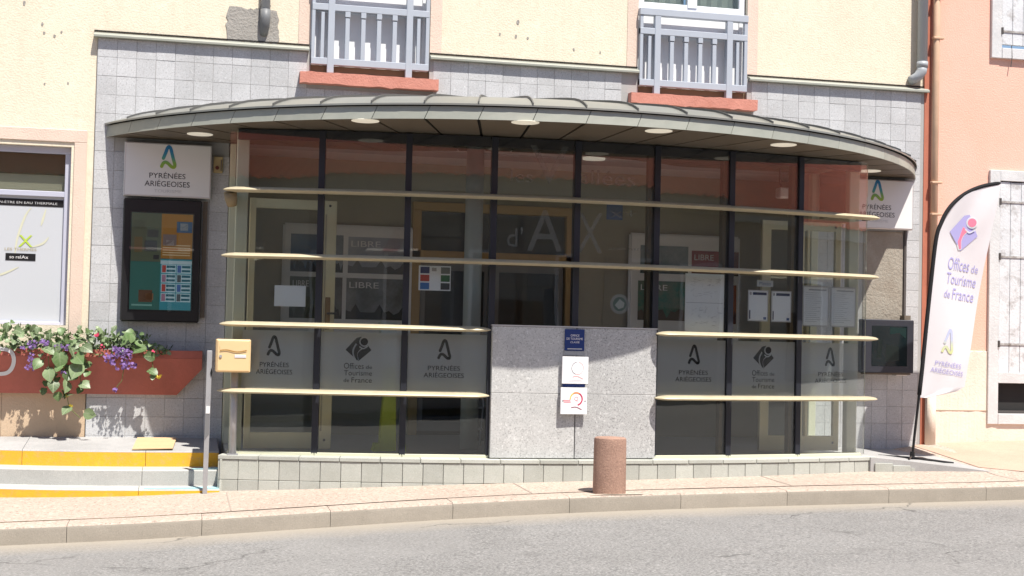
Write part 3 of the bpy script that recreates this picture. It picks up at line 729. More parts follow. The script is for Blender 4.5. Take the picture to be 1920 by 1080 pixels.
# canopy: zinc sheets, fascia, soffit, downlights
RC, CY = 4.588, 2.118
def cp(deg, r, z): a = R_(deg); return (r*math.sin(a), CY-r*math.cos(a), z)
AM = 62.4; NSEG = 23; dA = 2*AM/NSEG
def rin(deg): return (CY-.0)/math.cos(R_(deg))
CAN = G()
for k in range(NSEG):
    s0, s1 = -AM+dA*k, -AM+dA*(k+1)
    CAN.quad(cp(s0, RC-.01, 2.742), cp(s1, RC-.01, 2.742), cp(s1, max(2.6, rin(s1)), 2.742), cp(s0, max(2.6, rin(s0)), 2.742))
CAN.sweep([[cp(-AM+2*AM*k/60, RC-.034, 2.80), cp(-AM+2*AM*k/60, RC-.034, 2.846)] for k in range(61)], closed=False)  # near-black band standing in for the shadow under the roof edge
CAN = CAN.out('canopy', dark, B)
for k in range(NSEG):
    s0, s1 = -AM+dA*k, -AM+dA*(k+1); mid = (s0+s1)/2; e = .0
    # roof sheet, rolled steeper towards the eaves
    FR = (0, .05, .12, .22, .38, .62, 1.0)
    def prof_(a, dz=0., e=0.):
        r1 = min(rin(a), RC-.002); L_ = RC+.012-r1; ss = [q*min(L_, 1.1) for q in FR[:-1]]+([L_] if L_ <= 1.1 else [1.1, L_])
        return [cp(a, RC+.012-q+e, 2.848+dome(q)+dz) for q in ss]
    cols = [prof_(a) for a in (s0, mid, s1)]; n_ = min(len(c) for c in cols); cols = [c[:n_-1]+[c[-1]] for c in cols]
    g = G(); vs = [q for c in cols for q in c]; fs = [(c*n_+k2, (c+1)*n_+k2, (c+1)*n_+k2+1, c*n_+k2+1) for c in range(2) for k2 in range(n_-1)]
    low = [(x_, y_, z_-.015) for (x_, y_, z_) in (cols[0][0], cols[1][0], cols[2][0])]; nb = len(vs); vs += low; fs += [(0, nb, nb+1, n_), (n_, nb+1, nb+2, 2*n_)]
    shade_auto(g.add(vs, fs).out('roof_sheet', zinc, CAN), 30)
    # standing seam
    if k:
        c0 = prof_(s0, .002, .004); a = R_(s0); sd_ = Vector((math.cos(a), math.sin(a), 0))*.005; rg = []
        for q in c0: q = Vector(q); rg.append([q-sd_, q+sd_, q+sd_+Vector((0, 0, .018)), q-sd_+Vector((0, 0, .018))])
        G().sweep(rg).out('standing_seam', mat('dark_zinc_seam', (.12, .12, .115), .5, metal=.2), CAN)
    # fascia sheet, its joint a little skewed as laid
    sk = .55
    lo = [s0+.03, (s0+s1)/2, s1-.04]; hi = [a+sk for a in lo]
    if k == NSEG-1: hi[2] = lo[2]
    if k == 0: hi[0] = lo[0]
    vs = []
    for a, b in zip(lo, hi): vs += [cp(a, RC, 2.722), cp(b, RC-.012, 2.826), cp(a, RC-.012, 2.722), cp(b, RC-.026, 2.826)]
    fs = [(0, 4, 5, 1), (4, 8, 9, 5), (2, 3, 7, 6), (6, 7, 11, 10), (0, 2, 6, 4), (4, 6, 10, 8), (1, 5, 7, 3), (5, 9, 11, 7), (0, 1, 3, 2), (8, 10, 11, 9)]
    G().add(vs, fs).out('fascia_sheet', zincfascia, CAN)
    # soffit sheet
    vs = []
    for a in (s0+.17, mid, s1-.17):
        ri = max(2.6, (CY+.03)/math.cos(R_(a))); ri = min(ri, RC-.05); vs += [cp(a, RC-.006, 2.724), cp(a, ri, 2.724), cp(a, RC-.006, 2.734), cp(a, ri, 2.734)]
    fs = [(0, 1, 5, 4), (4, 5, 9, 8), (2, 6, 7, 3), (6, 10, 11, 7), (0, 4, 6, 2), (4, 8, 10, 6), (1, 3, 7, 5), (5, 7, 11, 9), (0, 2, 3, 1), (8, 9, 11, 10)]
    G().add(vs, fs).out('soffit_sheet', soffit, CAN)
for (x_, y_) in ((-3.224, -.567), (-1.929, -1.921), (-.687, -2.327), (.461, -2.284), (1.741, -1.905), (3.298, -.477)):
    G().tube([(x_, y_, 2.7235), (x_, y_, 2.7195), (x_, y_, 2.718)], [.114, .114, .108], 28).out('downlight', lampdisc, CAN)

# room behind the glass
g = G(); g.box(-2.93, 2.93, -1.0, .36, -.25, -.046); g.box(-3.3, 3.3, .36, 1.2, -.25, -.046); g.out('floor', floorin, B)
g = G(); g.quad((-2.93, -1.0, 2.76), (2.93, -1.0, 2.76), (2.93, .36, 2.76), (-2.93, .36, 2.76)); g.quad((-3.3, .36, 2.76), (3.3, .36, 2.76), (3.3, 1.2, 2.76), (-3.3, 1.2, 2.76)); g.out('ceiling', ceilin, B)
g = G(); g.box(-3.4, -3.3, .36, 1.2, -.2, 2.9); g.box(3.3, 3.4, .36, 1.2, -.2, 2.9)
for a, b, z0, z1 in ((-3.3, -.98, -.05, 2.76), (-.98, .62, 2.30, 2.76), (.62, 3.3, -.05, 2.76), ): g.box(a, b, 1.1, 1.2, z0, z1)
IW = g.out('interior_wall', wallin, B)
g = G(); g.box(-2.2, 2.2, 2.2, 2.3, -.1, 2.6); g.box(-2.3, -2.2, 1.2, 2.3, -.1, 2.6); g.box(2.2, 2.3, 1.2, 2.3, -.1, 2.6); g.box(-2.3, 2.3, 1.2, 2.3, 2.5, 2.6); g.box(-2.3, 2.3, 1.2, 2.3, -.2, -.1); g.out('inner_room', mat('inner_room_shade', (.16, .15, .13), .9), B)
g = G()
for a, b, z0, z1 in ((-1.04, .68, 2.27, 2.36), (-1.04, .68, 1.74, 1.86), (-1.04, -.95, -.04, 2.27), (.60, .68, -.04, 2.27)): g.box(a, b, 1.03, 1.15, z0, z1)
WD = g.out('wooden_partition_frame', wood, B, bevel=.005)
G().box(-.95, .60, 1.09, 1.098, 1.86, 2.27).out('pane', windowg, WD)
for a, b in ((-.94, -.22), (-.16, .58)):
    d = G(); d.box(a, a+.05, 1.07, 1.12, 0, 1.73); d.box(b-.05, b, 1.07, 1.12, 0, 1.73); d.box(a+.05, b-.05, 1.07, 1.12, 1.66, 1.73); d.box(a+.05, b-.05, 1.07, 1.12, 0, .1)
    d = d.out('inner_door', mat('grey_door_frame', (.18, .18, .17), .5), B); G().box(a+.05, b-.05, 1.09, 1.096, .1, 1.66).out('pane', windowg, d)
G().tube([(-.74, -.62, -.045), (-.74, -.62, 2.76)], .082, 24).out('round_column', colgrey, B, smooth=True)

# ------------------------------------------------------------------ landings and steps
def sz_land(x): return 0.0
ST = thing('entrance_steps', 'curved grey stone steps with yellow painted risers at the left of the shopfront', 'steps', (-3.8, -1.3, -.4))
def step_y(x, base):
    return base+(.16*((-3.55-x)/1.2)**2 if x < -3.55 else 0)
XST = [-6.2, -5.4, -4.9, -4.55, -4.3, -4.12, -3.95, -3.7, -3.45, -3.2, -2.985]
for si, (yb, zt, zb, m_r, splits) in enumerate(((-.80, -.060, -.20, yellow, (-3.60,)), (-1.05, -.196, -.335, stepgrey, (-3.62,)), (-1.30, -.332, -.62, yellow, (-3.64,)))):
    edges = [-6.2]+[-4.62]*(si == 0)+list(splits)+[-2.985]
    for a, b in zip(edges, edges[1:]):
        xs = [a+.002]+[q for q in XST if a+.05 < q < b-.05]+[b-.002]; rings = []
        for xx in xs:
            y_ = step_y(xx, yb); yin = -.024 if si == 0 else y_+.29
            zi = .0 if si == 0 else zt+.004
            rings.append([(xx, y_, zb), (xx, y_, zt-.010), (xx, y_+.010, zt), (xx, yin, zi), (xx, yin, zb)])
        s_ = shade_auto(G().sweep(rings).out('step', landing_m if si == 0 else stepgrey, ST), 30)
        if m_r is yellow:
            g = G(); g.sweep([[(xx, step_y(xx, yb)-.003, zb), (xx, step_y(xx, yb)-.003, zt-.012)] for xx in xs], closed=False); g.out('painted_riser', yellow, s_)
for (a, b, yb, zt) in ((-3.22, -2.99, -1.05, -.196), (-3.6, -2.99, -1.30, -.332)):
    g = G(); g.sweep([[(xx, yb+.012, zt+.0035), (xx, yb+.08+.12*(xx-a)/(b-a), zt+.0045)] for xx in (a, (a+b)/2, b)], closed=False)
    g.out('blue_paint_mark', bluepaint, ST)
# landing on the right, falling away to the pavement
RL = G(); rings = []
for xx, yf, zf, zw in ((2.95, -1.262, -.056, -.05), (3.2, -1.30, -.075, -.06), (3.5, -1.36, -.105, -.07), (3.8, -1.45, -.135, -.075), (4.1, -1.52, -.168, -.065), (4.35, -1.6, -.185, -.07)):
    rings.append([(xx, yf, -.6), (xx, yf, zf), (xx, -.02, zw), (xx, -.02, -.6)])
RL = tag(shade_auto(RL.sweep(rings).out('side_landing', landing_m, origin=(3.5, -.8, -.3)), 30), kind='structure')
for k in range(5):
    x_ = 3.07+TP*k; yf = -1.276-.06*(x_-3.0)*2.0; zt = -.088-.105*(x_-2.95)
    g = G().obox((x_, yf-.004, zt-.09), (1, -.14, 0), (0, 0, 1), (-.14, -1, 0), TP-.005, .166, .02).out('tile', pgranite, RL, bevel=.003)

# ------------------------------------------------------------------ salmon house on the right
H = thing('salmon_house', 'salmon pink rendered house with white shutters at the right edge', 'house', (6.5, 0, 0))
g = G()
OP = [(5.0, 5.95, .30, 2.75), (5.0, 5.95, 4.16, 5.6)]
for a, b, z0, z1 in ((4.15, 5.0, -.6, 7.2), (5.95, 10, -.6, 7.2), (5.0, 5.95, -.6, .30), (5.0, 5.95, 2.75, 4.16), (5.0, 5.95, 5.6, 7.2)): g.box(a, b, -.016, .4, z0, z1)
g.out('rendered_wall', salmon, H)
g = G()
for a, b in ((4.22, 4.98), (5.97, 10)):
    n = 20; rg = [[(a+(b-a)*k/n, -.016, -.6), (a+(b-a)*k/n, -.030-.004*math.sin(k), -.6), (a+(b-a)*k/n, -.030-.003*math.sin(k*1.3), .945+.008*math.sin(k*2.3)), (a+(b-a)*k/n, -.016, .952)] for k in range(n+1)]; g.sweep(rg)
g.box(4.98, 5.97, -.030, .3, -.6, .19)
g.out('base_course', creambase, H)
for zz in (.33,): G().box(4.24, 4.93, -.035, -.029, zz-.003, zz+.003).out('base_joint', mat('cream_joint', (.5, .40, .30), .9), H)
G().box(4.146, 4.215, -.028, -.014, -.1, 7.2).out('painted_edge', redstrip, H)
pp = G().tube([(4.250, -.065, 7.2), (4.250, -.065, .60)], .037, 14).out('conduit_pipe', pipecream, H, smooth=True)
G().tube([(4.235, -.07, .62), (4.235, -.07, -.08)], .055, 14).out('pipe_foot', creambase, pp, smooth=True)
for zz in (4.62, 4.20, 2.69, 2.36, 1.15): G().obox((4.262, -.085, zz), (1, 0, .0), (0, 0, 1), (0, -1, 0), .12, .022, .05).out('pipe_clamp', pipecream, pp, bevel=.004)
for oi, (a, b, z0, z1) in enumerate(OP):
    g = G(); t_ = .09
    g.box(a-t_, a+.03, -.05, .06, z0-.11, z1+.11); g.box(b-.03, b+t_, -.05, .06, z0-.11, z1+.11); g.box(a+.03, b-.03, -.05, .06, z1, z1+.11); g.box(a+.03, b-.03, -.055, .06, z0-.11, z0)
    sr = g.out('window_surround', stonew, H, bevel=.004)
    zs0 = z0+(.43 if oi == 0 else .04)
    sh = G().box(a+.035, b-.035, -.008, .0, zs0, z1-.01).out('shutter', shutterw, H)
    n = 7; w_ = (b-a-.07)/n
    for k in range(n): G().box(a+.035+w_*k+.002, a+.035+w_*(k+1)-.002, -.034, -.008, zs0, z1-.01-(.002*(k % 2))).out('plank', shutterw, sh, bevel=.003)
    for zz in ((zs0+.30, zs0+1.22, z1-.22) if oi == 0 else (zs0+.14, z1-.3)):
        G().box(a+.03, b-.05, -.042, -.034, zz-.010, zz+.010).out('strap_hinge', mat('rusted_white_iron', (.50, .49, .48), .8, var=.9, vscale=14, vcol=(.14, .11, .09)), sh)
        G().tube([(a+.03, -.05, zz-.035), (a+.03, -.05, zz+.035)], .014, 8).out('hinge_pin', iron, sh)
    if oi == 0:
        G().box(a+.03, b-.03, -.045, -.005, zs0-.11, zs0).out('window_rail', stonew, H, bevel=.003)
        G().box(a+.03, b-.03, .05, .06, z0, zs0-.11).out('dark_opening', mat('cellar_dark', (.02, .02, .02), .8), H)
        G().box(a+.03, b-.03, .0, .03, z0, z0+.03).out('opening_ledge', iron, H)
    else:
        G().tube([(a+.14, -.05, z0+.03), (a+.145, -.055, z0-.10), (a+.13, -.055, z0-.2)], .005, 6).out('shutter_hook', iron, sh)

# ------------------------------------------------------------------ illuminated signs
LOGO_STOPS = [(0., (.30, .42, .03)), (.28, (.20, .38, .08)), (.5, (.05, .28, .30)), (.75, (.02, .20, .42)), (1., (.02, .18, .40))]
def wall_sign(x0, x1, z0, z1, label, lx, zl):
    t = thing('wall_sign', label, 'sign', ((x0+x1)/2, -.02, z0), 'tourist board signs under the canopy')
    G().box(x0, x1, -.12, -.028, z0, z1).out('sign_frame', signframe, t, bevel=.006)
    f = Face((0, -.12, 0)); fc = G().box(x0+.014, x1-.014, -.123, -.115, z0+.014, z1-.014).out('sign_face', signwhite, t)
    f = Face((0, -.123, 0))
    a_logo(f, lx, zl, .165, .225, gradient('sign_logo_colours', zl-.11, zl+.11, LOGO_STOPS), fc, .002)
    pa_text(f, lx-.205, lx+.195, zl-.27, zl-.135, ink, fc, .002)
    f.text('TOURISME', lx-.12, lx+.125, zl-.325, zl-.297, mat('faint_print', (.55, .54, .54), .5), fc, .002)
wall_sign(-3.882, -3.106, 2.190, 2.683, 'white lightbox sign above the black portrait screen', -3.492, 2.555)
wall_sign(3.20, 3.985, 2.180, 2.69, 'white lightbox sign partly hidden by the right end of the glass front', 3.575, 2.572)

# ------------------------------------------------------------------ left portrait screen
t = thing('information_screen', 'black portrait information screen showing colourful pages beside the mailbox', 'screen', (-3.525, -.03, 1.05))
G().box(-3.875, -3.182, -.125, -.03, 1.052, 2.168).out('screen_housing', black, t, bevel=.012)
G().box(-3.17, -3.13, -.05, -.03, 1.10, 2.17).out('wall_bracket', mat('brown_metal', (.16, .13, .10), .6), t)
f = Face((0, -.125, 0)); sc_ = f.rect(-3.800, -3.255, 1.160, 2.040, mat('screen_base', (.04, .09, .08), .3, emis=.12), t, .0015, 'display')
def em(n, c, e=.18): return mat('display_'+n, c, .4, emis=e)
xm = -3.535; zm = 1.60
f.rect(-3.797, xm, zm, 2.037, em('page_green', (.085, .10, .06), .16), sc_, .0022, 'page'); f.rect(xm, -3.258, zm+.03, 2.037, em('page_amber', (.26, .13, .025)), sc_, .0022, 'page')
f.rect(-3.797, xm, 1.163, zm-.005, em('page_teal', (.03, .115, .095), .2), sc_, .0022, 'page'); f.rect(xm, -3.258, 1.163, zm+.025, em('page_cyan', (.03, .19, .23), .22), sc_, .0022, 'page')
f.rect(xm, -3.258, zm-.02, zm+.012, em('page_strip', (.35, .45, .47)), sc_, .003, 'page')
for (a, b, c, d, m_) in [(-3.775, -3.68, 1.89, 1.97, (.07, .08, .05)), (-3.66, -3.56, 1.82, 1.89, (.05, .05, .04)), (-3.77, -3.70, 1.68, 1.82, (.12, .09, .04)), (-3.68, -3.57, 1.69, 1.79, (.045, .05, .045)), (-3.60, -3.55, 1.62, 1.66, (.03, .03, .03)),
                       (-3.40, -3.262, 1.87, 1.97, (.04, .09, .16)), (-3.37, -3.30, 1.885, 1.955, (.35, .33, .3)), (-3.52, -3.40, 1.745, 1.85, (.15, .12, .11)), (-3.49, -3.42, 1.75, 1.80, (.30, .28, .28)),
                       (-3.72, -3.60, 1.23, 1.34, (.10, .05, .025)), (-3.66, -3.59, 1.25, 1.31, (.22, .12, .06)), (-3.78, -3.6, 1.195, 1.21, (.15, .3, .26))]:
    f.rect(a, b, c, d, em('tile_%d' % int(a*-1000+c*10000), m_), sc_, .0031, 'picture')
for k in range(5): f.rect(-3.52, -3.275, 1.665+.022*k-.006, 1.668+.022*k, em('text_line', (.45, .36, .22)), sc_, .0031, 'text_line')
f.text('FESTIVAL', -3.52, -3.41, 1.955, 1.978, em('text_line', (.45, .36, .22)), sc_, .0033) if False else None
for r_ in range(4):
    for c_ in range(2):
        a = -3.525+.135*c_; z = 1.51-.087*r_
        f.rect(a, a+.128, z-.012, z+.066, em('card', (.33, .45, .48), .22), sc_, .0031, 'card'); f.rect(a+.006, a+.040, z-.006, z+.060, em('card_pic_%d' % ((r_*2+c_) % 4), [(.35, .06, .05), (.05, .12, .3), (.30, .16, .22), (.06, .08, .09)][(r_*2+c_) % 4]), sc_, .0038, 'picture')
        f.rect(a+.046, a+.122, z+.036, z+.058, em('card_text', (.02, .14, .18), .1), sc_, .0038, 'text_line'); f.rect(a+.046, a+.122, z+.0, z+.020, em('card_text', (.02, .14, .18), .1), sc_, .0038, 'text_line')
G().box(-3.81, -3.245, -.1335, -.1315, 1.15, 2.05).out('cover_glass', screeng, t)

# right landscape screen
t = thing('information_screen', 'dark grey landscape screen fixed low on the wall at the right', 'screen', (3.69, -.03, .70))
G().box(3.40, 3.972, -.19, -.09, .708, 1.252).out('screen_housing', mat('charcoal_housing', (.028, .03, .04), .45), t, bevel=.008)
f = Face((0, -.19, 0)); d = f.rect(3.50, 3.895, .778, 1.186, mat('dark_display', (.006, .012, .014), .1), t, .002, 'display')
f.poly([(3.70, 1.10), (3.80, 1.12), (3.88, 1.06), (3.88, 1.17), (3.70, 1.175)], em('teal_reflection', (.002, .012, .011), .5), d, .003, 'picture')  # reflections on this screen, painted as faintly glowing shapes, here and on the next line
f.poly([(3.56, .86), (3.60, .86), (3.62, 1.04), (3.57, 1.08)], em('green_reflection', (.003, .007, .006), .4), d, .003, 'picture'); f.poly([(3.65, .82), (3.80, .84), (3.80, .98), (3.66, 1.0)], em('green_reflection', (.003, .007, .006), .4), d, .003, 'picture')
G().box(3.47, 3.96, -.15, -.03, .690, .706).out('support_rail', mat('brown_metal', (.16, .13, .10), .6), t); G().box(3.83, 3.95, -.10, -.03, .678, .700).out('support_bracket', signwhite, t)
G().box(3.90, 3.97, -.12, -.03, 1.255, 1.30).out('cable_box', mat('brown_metal', (.16, .13, .10), .6), t)

# intercom box by the sign
t = thing('alarm_box', 'small beige box with a round button on the wall left of the glass front', 'alarm box', (-3.04, -.03, 2.43))
G().box(-3.088, -3.004, -.075, -.028, 2.44, 2.59).out('housing', mat('beige_plastic', (.42, .33, .17), .5), t, bevel=.006)
G().tube([(-3.055, -.074, 2.485), (-3.055, -.084, 2.485)], .018, 14).out('button', mat('dark_red_button', (.12, .03, .02), .4), t); G().box(-3.025, -3.012, -.079, -.074, 2.46, 2.56).out('label_strip', mat('brown_metal', (.16, .13, .10), .6), t)

# ------------------------------------------------------------------ plaques on the granite panel
f3, f4 = PF[3], PF[4]
FP = Face((0, arc(0, RB+.072).y, 0))
t = tag(G().box(-.113, .063, FP.o.y-.012, FP.o.y-.001, .885, 1.068).out('plaque', bluep, origin=(-.02, FP.o.y, .885), bevel=.002), 'navy blue plaque at the top of the granite panel', 'plaque')
F_ = Face((0, FP.o.y-.012, 0))
for tx, a, b, z in (('OFFICE', -.062, .016, 1.005), ('DE TOURISME', -.098, .048, .977), ('CLASSÉ', -.064, .018, .949)): F_.text(tx, a, b, z, z+.019, plaquewhite, t, .002)
F_.rect(-.088, .042, .895, .903, greyink, t, .002, 'text_line')
t2 = tag(G().box(-.118, .068, FP.o.y-.009, FP.o.y-.001, .842, .880).out('plaque_holder', mat('grey_steel_plate', (.30, .30, .31), .5), origin=(-.02, FP.o.y, .842)), 'thin grey steel plate between the navy plaque and the upper white plaque', 'plate')
def q_plaque(x0, x1, z0, z1, label, style):
    t = tag(G().box(x0, x1, FP.o.y-.05, FP.o.y-.03, z0, z1).out('plaque', plaquewhite, origin=((x0+x1)/2, FP.o.y, z0), bevel=.002), label, 'plaque')
    G().box(x0+.03, x1-.03, FP.o.y-.031, FP.o.y-.0, z0+.03, z1-.03).out('spacer', signframe, t)
    F_ = Face((0, FP.o.y-.05, 0)); cx = (x0+x1)/2+.02; cz = z0+(z1-z0)*.58; R0 = .053
    n = 40
    def seg(a0, a1, w, m): 
        pts = [(cx+R0*math.cos(R_(a0+(a1-a0)*k/n)), cz+R0*math.sin(R_(a0+(a1-a0)*k/n))) for k in range(n+1)]; vs, fs = ribbon(pts, w, False); F_.g(vs, fs, .002).out('ring_mark', m, t)
    if style == 0:
        seg(100, 250, .006, mat('plaque_grey', (.35, .34, .36), .4)); seg(250, 440, .004, mat('plaque_pale_pink', (.75, .45, .45), .4)); 
    else:
        seg(-75, 60, .012, mat('plaque_crimson', (.50, .04, .10), .4)); seg(60, 120, .012, mat('plaque_orange', (.75, .25, .08), .4)); seg(120, 185, .011, mat('plaque_gold', (.75, .5, .12), .4))
        F_.rect(x0+.02, x0+.085, cz-.018, cz-.008, mat('plaque_rose', (.80, .35, .38), .4), t, .002, 'text_line'); F_.rect(x0+.025, x0+.09, cz-.032, cz-.024, mat('plaque_rose', (.80, .35, .38), .4), t, .002, 'text_line')
        F_.text('Q', cx-.018, cx+.018, cz-.02, cz+.02, mat('plaque_rose', (.80, .35, .38), .4), t, .002)
        for q in (x0+.018, x1-.018): F_.poly([(q+.006*math.cos(k), cz-.018+.006*math.sin(k)) for k in (0, .9, 1.8, 2.7, 3.6, 4.5, 5.4)], iron, t, .002, 'screw')
    pts = smooth_path([(cx-.045, cz-.075), (cx, cz-.070), (cx+.05, cz-.092)], 6); vs, fs = ribbon(pts, .007, False)
    F_.g(vs, fs, .002).out('tail_mark', mat('plaque_plum', (.30, .08, .12), .4) if style else mat('plaque_pale_pink', (.75, .45, .45), .4), t)
    for k in range(2): F_.rect(cx-.075, cx+.06-.02*k, z0+.018+.014*k, z0+.022+.014*k, mat('plaque_faint', (.68, .66, .67), .4), t, .002, 'text_line') if style == 0 else None
q_plaque(-.140, .092, .600, .832, 'upper white quality plaque with a thin pale ring mark', 0)
q_plaque(-.148, .086, .338, .566, 'lower white quality plaque with a red and yellow ring mark', 1)
t = tag(G().box(-.125, .075, FP.o.y-.02, FP.o.y-.001, .572, .597).out('plaque_strip', bluep, origin=(-.02, FP.o.y, .572)), 'narrow blue strip between the two white plaques', 'plaque')

# ------------------------------------------------------------------ mailbox on its post
t = thing('mailbox', 'cream yellow mailbox on a grey steel post at the left end of the plinth', 'mailbox', (-2.885, -1.2, -.05))
G().box(-3.048, -2.765, -1.35, -1.08, .643, .918).out('box_body', mailyellow, t, bevel=.008)
G().box(-3.037, -2.776, -1.358, -1.345, .653, .908).out('door', mailyellow, t, bevel=.004)
pts = smooth_path([(-3.02, .835), (-2.96, .840), (-2.88, .825), (-2.80, .838)], 6); g = G()
for w_, dz, dd, m_ in ((.045, .012, .003, mailyellow), (.010, -.012, .006, maildark)):
    vs, fs = ribbon([(x_, z_+dz) for x_, z_ in pts], w_, False); Face((0, -1.358, 0)).g(vs, fs, dd).out('letter_flap' if m_ is mailyellow else 'slot', m_, t)
G().tube([(-3.012, -1.357, .776), (-3.012, -1.366, .776)], .012, 14).out('lock', galv, t); G().box(-2.898, -2.803, -1.362, -1.356, .764, .790).out('name_plate', mat('name_plate_white', (.62, .6, .62), .4), t, bevel=.002)
G().tube([(-2.885, -1.2, -.05), (-2.885, -1.2, .645)], .030, 16).out('post', galv, t, smooth=True); G().box(-2.93, -2.84, -1.245, -1.155, -.056, -.044).out('foot_plate', galv, t)

# thin flat post at the foot of the steps
t = thing('flat_post', 'narrow flat grey metal post standing at the foot of the steps', 'post', (-3.11, -1.36, -.36))
g = G(); g.prism([(-3.126, -.37), (-3.088, -.37), (-3.084, .10), (-3.080, .82), (-3.122, .82), (-3.125, .10)], lambda x_, z_: (x_, -1.365, z_), lambda x_, z_: (x_, -1.348, z_)); g.out('bar', galv, t, bevel=.002)
G().box(-3.118, -3.086, -1.371, -1.364, .30, .36).out('white_sticker', signwhite, t); G().prism([(-3.084, .60), (-3.074, .64), (-3.084, .68), (-3.092, .64)], lambda x_, z_: (x_, -1.372, z_), lambda x_, z_: (x_, -1.346, z_)).out('notch', black, t)
G().prism([(-3.123, .08), (-3.087, .13), (-3.085, .30), (-3.121, .30)], lambda x_, z_: (x_, -1.3685, z_), lambda x_, z_: (x_, -1.3652, z_)).out('worn_patch', mat('dull_steel', (.16, .16, .165), .7), t)

# bollard
t = thing('bollard', 'short round red granite bollard on the pavement', 'bollard', (.068, -2.375, gz(.068, -2.375)))
zb = gz(.068, -2.375)
prof = [(.134, -.05), (.133, .10), (.131, .425), (.128, .440), (.118, .447), (.0, .449)]; n = 36
rings = [[(.068+r_*math.cos(2*math.pi*k/n)*(1+.004*math.sin(5*k+z_*30)), -2.375+r_*math.sin(2*math.pi*k/n), zb+z_) for k in range(n)] for r_, z_ in prof[:-1]]
shade_auto(G().sweep(rings).out('stone_cylinder', bollard_m, t), 35)
n = 22; random.seed(8); g = G(); yk = -2.538
g.add([(.10+.26*math.cos(2*math.pi*k/n)*(.8+.3*random.random()), yk+.03+.020*math.sin(2*math.pi*k/n), gz(.1, -2.5)+.0045) for k in range(n)], [tuple(range(n))])
g.out('mortar_spill', mat('pale_mortar', (.50, .44, .36), .9, var=.4, vscale=14), t)

# cardboard sheet
t = tag(G().prism([(-3.715, -.77), (-3.375, -.76), (-3.345, -.16), (-3.69, -.10)], lambda x_, y_: (x_, y_, .010-.074*(-y_)+.004*math.sin(x_*9)), lambda x_, y_: (x_, y_, .018-.074*(-y_)+.004*math.sin(x_*9))).out('cardboard_sheet', cardboard, origin=(-3.53, -.45, 0)), 'flat sheet of brown cardboard lying on the landing', 'cardboard')

# ------------------------------------------------------------------ feather flag
t = thing('feather_flag', 'tall white feather flag on a curved black pole beside the salmon house', 'flag', (3.60, -.90, -.12))
POLE = [(3.574, -.13), (3.60, .15), (3.662, .70), (3.70, 1.10), (3.745, 1.55), (3.80, 2.03), (3.855, 2.20), (3.92, 2.32), (4.01, 2.42), (4.14, 2.51), (4.30, 2.575), (4.49, 2.615)]
PS = smooth_path(POLE, 6)
def fy(x_, z_): return .006*math.sin(26*(x_-3.6)-9*z_)*max(0, min(1, (1.2-z_)/.5))+.007*math.sin(18*(x_-.55*z_))*max(0, min(1, (z_-1.9)/.3))*min(1, max(0, (x_-3.8)/.2))+ -.90+.016*math.sin(5*(x_-3.6)+3.1*z_)*min(1, max(0, (x_-3.66)/.3))+.012*math.sin(11*x_-2*z_)*max(0, 1-max(0, z_-.4)/.6)
G().tube([(x_, -.90, z_) for x_, z_ in PS[:18]], [.013]*18, 10).out('pole', black, t, smooth=True)
sl = [q for q in PS if q[1] > .50]
G().tube([(x_, -.90, z_) for x_, z_ in sl], [.020]*(len(sl)-2)+[.018, .012], 10).out('pole_sleeve', mat('black_fabric', (.012, .012, .014), .9), t, smooth=True)
def left_x(z_):
    for (xa, za), (xb, zb_) in zip(PS, PS[1:]):
        if za <= z_ <= zb_: return xa+(xb-xa)*(z_-za)/(zb_-za)
    return PS[-1][0]
RT = [(.50, 3.72), (.52, 3.80), (.545, 4.02), (.56, 4.12), (.80, 4.155), (1.258, 4.238), (1.80, 4.330), (2.207, 4.412), (2.45, 4.465), (2.61, 4.492)]
nz, nxf = 46, 14; vs = []
for j in range(nz+1):
    z_ = .502+(2.608-.502)*j/nz; xa = left_x(z_)+.006; xb = max(xa+.004, lerp_table(RT, z_))
    for i in range(nxf+1): x_ = xa+(xb-xa)*i/nxf; vs.append((x_, fy(x_, z_), z_+.012*math.sin(8*x_)*(j < 4)))
fs = [(j*(nxf+1)+i, j*(nxf+1)+i+1, (j+1)*(nxf+1)+i+1, (j+1)*(nxf+1)+i) for j in range(nz) for i in range(nxf)]
cl = G().add(vs, fs).out('flag_cloth', flagcloth, t, smooth=True)
class FlagFace(Face):
    def __init__(s, o, ang): super().__init__((o[0], -.9, o[1]), (math.cos(ang), 0, math.sin(ang)), (-math.sin(ang), 0, math.cos(ang)))
    def p(s, a, b, d=0.): q = s.o+s.u*a+s.v*b; return Vector((q.x, fy(q.x, q.z)-.004-d, q.z))
class FlagShear(FlagFace):
    """print that leans with the pole while its lines fall to the right"""
    def __init__(s, o): Face.__init__(s, (o[0], -.9, o[1])); s.u = Vector((1, 0, -.13)); s.v = Vector((.16, 0, 1))
ff = FlagShear((4.10, 2.11))
diamond_logo(ff, .0, .0, .29, .36, flagpurple, flagpink, flagcloth, cl, .001)
ff = FlagShear((3.86, 1.30))
of_text(ff, .0, .325, .17, .57, flagpurple, cl, .001)
ff = FlagShear((3.94, 1.04))
a_logo(ff, .0, .0, .14, .25, gradient('flag_logo_colours', .92, 1.17, [(0, (.55, .58, .25)), (.35, (.52, .56, .40)), (.55, (.45, .48, .62)), (1, (.42, .45, .62))], .8), cl, .001)
pa_text(FlagShear((3.755, .745)), .0, .335, .0, .125, flagpurple, cl, .001)
G().tube([(3.574, -.90, -.135), (3.578, -.90, -.03)], .024, 12).out('socket', black, t)
for (x0, y0, z0, x1, y1, z1) in ((3.28, -.78, -.078, 3.88, -1.14, -.118), (3.42, -1.12, -.083, 3.72, -.68, -.085)):
    G().tube([(x0, y0, z0), ((x0+x1)/2, (y0+y1)/2, (z0+z1)/2+.012), (x1, y1, z1)], .010, 8).out('base_foot', black, t)
